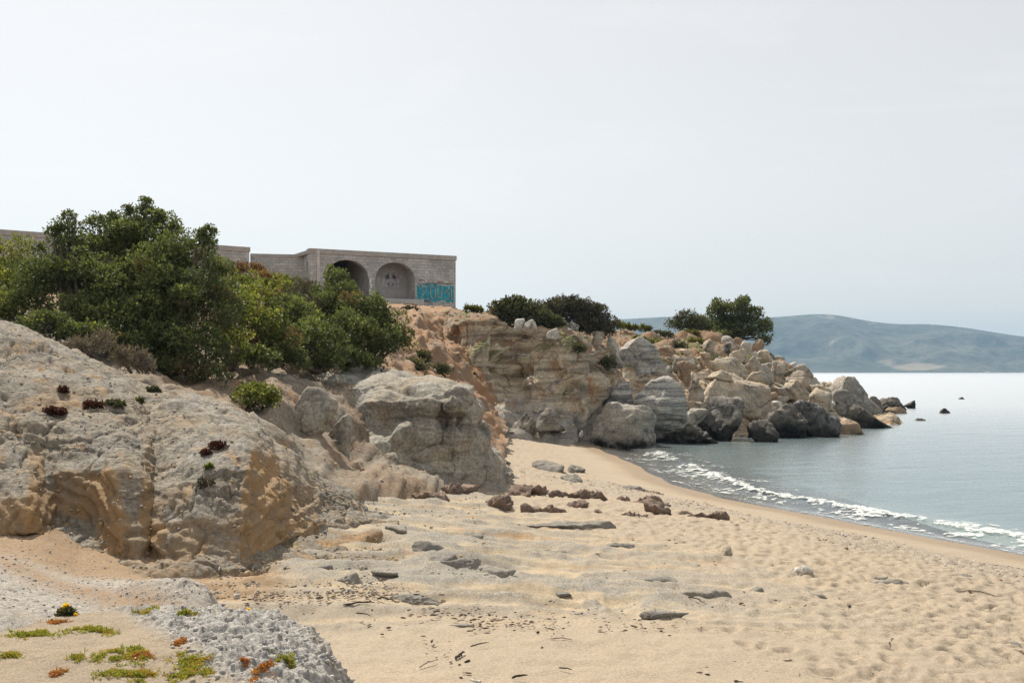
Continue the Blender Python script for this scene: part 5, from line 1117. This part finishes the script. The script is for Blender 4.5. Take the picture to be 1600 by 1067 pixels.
# pebbles, crumbs and beach litter that nobody could count
def scatter(name, label, cat, pts, size, mats, seed, flat_=.6, long_=1.0):
    r = np.random.default_rng(seed); Dv, Fa = ico(1); n = len(pts)
    sc = size[:, None]*np.stack([1 + (long_ - 1)*r.random(n), .7 + .4*r.random(n), np.full(n, flat_)], -1)
    a = r.random(n)*6.28; V = Dv[None]*sc[:, None]*(1 + .22*r.normal(size=(n, len(Dv), 1)))
    X_ = V[..., 0]*np.cos(a)[:, None] - V[..., 1]*np.sin(a)[:, None]; Y_ = V[..., 0]*np.sin(a)[:, None] + V[..., 1]*np.cos(a)[:, None]
    V = np.stack([X_, Y_, V[..., 2]], -1) + pts[:, None]
    Fa = (Fa[None] + (np.arange(n)*len(Dv))[:, None, None]).reshape(-1, 3)
    o = mesh_obj(name, V.reshape(-1, 3), Fa, M[mats], smooth=False, attrs={'tint': np.repeat(r.random(n), len(Dv))})
    return tag(o, label, cat, kind='stuff')
def tint_mat(name, cols, rough=.9):
    m = NT(name); t = m.attr('tint'); rp = m.n('ShaderNodeValToRGB'); m.set(rp.inputs[0], t); rp.color_ramp.interpolation = 'CONSTANT'
    while len(rp.color_ramp.elements) < len(cols): rp.color_ramp.elements.new(.5)
    for i, c in enumerate(cols): rp.color_ramp.elements[i].position = i/len(cols); rp.color_ramp.elements[i].color = (*c, 1)
    return m.done(m.principled(rp.outputs[0], rough))
M['pebbles'] = tint_mat('mixed_pebbles', [(.22, .18, .14), (.36, .31, .26), (.16, .13, .11), (.46, .37, .27), (.30, .20, .13), (.55, .52, .48)])
M['crumbs'] = tint_mat('rock_crumbs', [(.30, .28, .25), (.40, .33, .23), (.24, .22, .20), (.45, .34, .2), (.36, .33, .30)])
M['litter'] = tint_mat('beach_litter', [(.07, .05, .04), (.13, .09, .06), (.26, .20, .15), (.05, .035, .03), (.36, .29, .22)])
M['grey_crumbs'] = tint_mat('grey_crumbs', [(.30, .29, .28), (.40, .385, .37), (.22, .215, .215), (.47, .44, .41), (.36, .32, .28)])
def on_sand(n, dlo, dhi, ylo, yhi, seed, ypow=1.5, jitter=.6):
    r = np.random.default_rng(seed); y = ylo + (yhi - ylo)*r.random(n)**ypow; d = dlo + (dhi - dlo)*r.random(n) + jitter*fbm(np.stack([y*.6, 0*y, 0*y], -1), 3, seed)
    x = shore_x(y) - d/np.interp(y, _yy, _c); z = beach_z0(x, y) + .05*fbm(np.stack([x, y, 0*x], -1)*.5, 3, 1)
    return np.stack([x, y, z], -1)
p = on_sand(17000, 2.5, 5.8, 10, 34, 1, 1.2); kp = (fbm(p*np.array([.8, .8, 0]), 4, 3) + .25*rng.normal(size=len(p))) > -.05; p = p[kp]
scatter('pebbles', 'strip of small mixed pebbles along the upper edge of the wet sand', 'pebbles', p, .010 + .032*rng.random(len(p))**3, 'pebbles', 1)
p = on_sand(2600, 5, 13, 7.5, 34, 2, 1.6); kp = fbm(p*np.array([.5, 1.6, 0]), 3, 8) > .12; p = p[kp]
scatter('litter', 'dark bits of dry seaweed and twigs strewn over the sand', 'litter', p, .005 + .014*rng.random(len(p))**3, 'litter', 2, .4, 3.0)
pp = []
r = np.random.default_rng(77)
for (u0, v0, u1, v1, n, sp) in [(380, 935, 640, 930, 300, 8), (640, 935, 760, 975, 80, 8), (560, 965, 1060, 962, 120, 9), (1060, 940, 1330, 945, 90, 10), (930, 985, 1110, 980, 60, 6), (660, 1000, 740, 1045, 30, 9), (720, 960, 880, 985, 100, 8), (1180, 835, 1260, 860, 40, 7)]:
    for _ in range(n):
        t = r.random(); pp.append(ground(u0 + (u1 - u0)*t + r.normal()*4, v0 + (v1 - v0)*t + r.normal()*sp) + [0, 0, .012])
pp = np.array(pp); scatter('litter', 'line of dry twigs and seaweed scraps across the sand', 'litter', pp, .005 + .014*rng.random(len(pp))**2.5, 'litter', 3, .45, 3.0)
pp = []
for (u0, u1, v0, v1, n) in [(330, 620, 850, 935, 1800), (560, 760, 770, 900, 900), (440, 600, 780, 860, 300), (560, 720, 735, 765, 250)]:
    for _ in range(n): pp.append(ground(u0 + (u1 - u0)*r.random(), v0 + (v1 - v0)*r.random()) + [0, 0, .008])
pp = np.array(pp); scatter('rubble', 'gravel and crumbs fallen from the bluff', 'gravel', pp, .005 + .026*rng.random(len(pp))**5, 'crumbs', 4)
q = BLUFF.reshape(-1, 3); q = q[(q[:, 1] < 19)]; q = q[r.integers(len(q), size=3000)]
scatter('rubble', 'loose crumbs lying on the eroded bluff', 'gravel', q + r.normal(size=q.shape)*.03*np.array([1, 1, 0]), .006 + .026*r.random(len(q))**4, 'crumbs', 5)
q = HUMP.reshape(-1, 3); q = q[(q[:, 2] > 1.25)]; q = q[r.integers(len(q), size=2600)]
scatter('gravel', 'grey gravel covering the hump behind the mound', 'gravel', q + r.normal(size=q.shape)*.02*np.array([1, 1, 0]), .005 + .013*r.random(len(q))**2, 'grey_crumbs', 6)
q = MOUND.reshape(-1, 3); uu = 800 + q[:, 0]/q[:, 1]*F
q = q[(uu > 270) & (q[:, 1] > 5) & (q[:, 1] < 8.4) & (q[:, 2] > 1.3)]; q = q[r.integers(len(q), size=2600)]
scatter('crumbs', 'grey crumbs of weathered rock on the mound', 'gravel', q + r.normal(size=q.shape)*.008*np.array([1, 1, .5]), .003 + .020*r.random(len(q))**5.0, 'grey_crumbs', 7, .6)
q = CLIFF.reshape(-1, 3); uq = 800 + q[:, 0]/q[:, 1]*F; vq = V0 - (q[:, 2] - HC)/q[:, 1]*F
nz = np.abs(grid_normals(CLIFF)[..., 2]).ravel(); q = q[(uq > 600) & (uq < 1250) & (q[:, 1] < 84) & (nz > .72)]; q = q[r.integers(len(q), size=2200)]
scatter('rubble', 'broken stones lying on the cliff ledges and headland earth', 'gravel', q, .03 + .14*r.random(len(q))**3, 'crumbs', 8)
q = HILL.reshape(-1, 3); uq = 800 + q[:, 0]/q[:, 1]*F; q = q[(uq > 330) & (q[:, 1] < 76)]; q = q[r.integers(len(q), size=2600)]
scatter('rubble', 'broken stones lying on the orange earth slope', 'gravel', q, (.008 + .05*r.random(len(q))**3)*np.clip(q[:, 1]/25, .8, 2.5), 'crumbs', 9)

# a few houses at the foot of the far hills
M['white_wall'] = plain_material('whitewash', (.80, .79, .76), (.72, .71, .69), .3); M['tile_roof'] = plain_material('pale_roof', (.55, .40, .30), (.45, .34, .27), .3)
for k, (u, v, w, lab) in enumerate([(1364, 577, 9, 'white house at the foot of the far hills left of the tan field'), (1486, 574, 8, 'white house at the far shore right of the tan field'), (1492, 570, 6, 'upper small white house right of the tan field'),
    (1377, 566, 12, 'pale house on the bare patch above the shore'), (1392, 569, 8, 'smaller pale house on the bare patch'), (1315, 566, 7, 'lone white house far left on the far hillside'), (1520, 560, 6, 'highest white house on the far hillside')]):
    c = pick(np.stack([Xh, Yh, Zh], -1)[:, :60], u, v); ww = w/F*c[1]*.35
    hs = empty('far_house', c); tag(hs, lab, 'house', 'houses on the far shore')
    mesh_obj('wall', [(x, y, z) for z in (-4, ww*.5) for x, y in ((-ww, -ww*.6), (ww, -ww*.6), (ww, ww*.6), (-ww, ww*.6))], [(0, 1, 5, 4), (1, 2, 6, 5), (2, 3, 7, 6), (3, 0, 4, 7)], M['white_wall'], hs, smooth=False)
    e = ww*1.06; z0 = ww*.5; mesh_obj('roof', [(-e, -e*.62, z0), (e, -e*.62, z0), (e, e*.62, z0), (-e, e*.62, z0), (-e, 0, z0 + ww*.3), (e, 0, z0 + ww*.3)], [(3, 2, 1, 0), (0, 1, 5, 4), (2, 3, 4, 5), (1, 2, 5), (3, 0, 4)], M['tile_roof'], hs, smooth=False)

# ------------------------------------------------------------------ haze over the water
hm = bpy.data.materials.new('haze'); hm.use_nodes = True; t_ = hm.node_tree; t_.nodes.clear()
pv = t_.nodes.new('ShaderNodeVolumePrincipled'); pv.inputs['Color'].default_value = (.42, .69, 1, 1); pv.inputs['Density'].default_value = 1.1e-4; pv.inputs['Anisotropy'].default_value = 0
ho = t_.nodes.new('ShaderNodeOutputMaterial'); t_.links.new(pv.outputs[0], ho.inputs['Volume'])
x0, x1, y0, y1, z0, z1 = -8200, 8600, -150, 7200, -7, float(Zh.max()) + 8
hz = mesh_obj('haze', [(x, y, z) for z in (z0, z1) for x, y in ((x0, y0), (x1, y0), (x1, y1), (x0, y1))], [(3, 2, 1, 0), (4, 5, 6, 7), (0, 1, 5, 4), (1, 2, 6, 5), (2, 3, 7, 6), (3, 0, 4, 7)], hm, smooth=False)
tag(hz, 'pale haze in the air between the shore and the far hills', 'haze', kind='stuff')
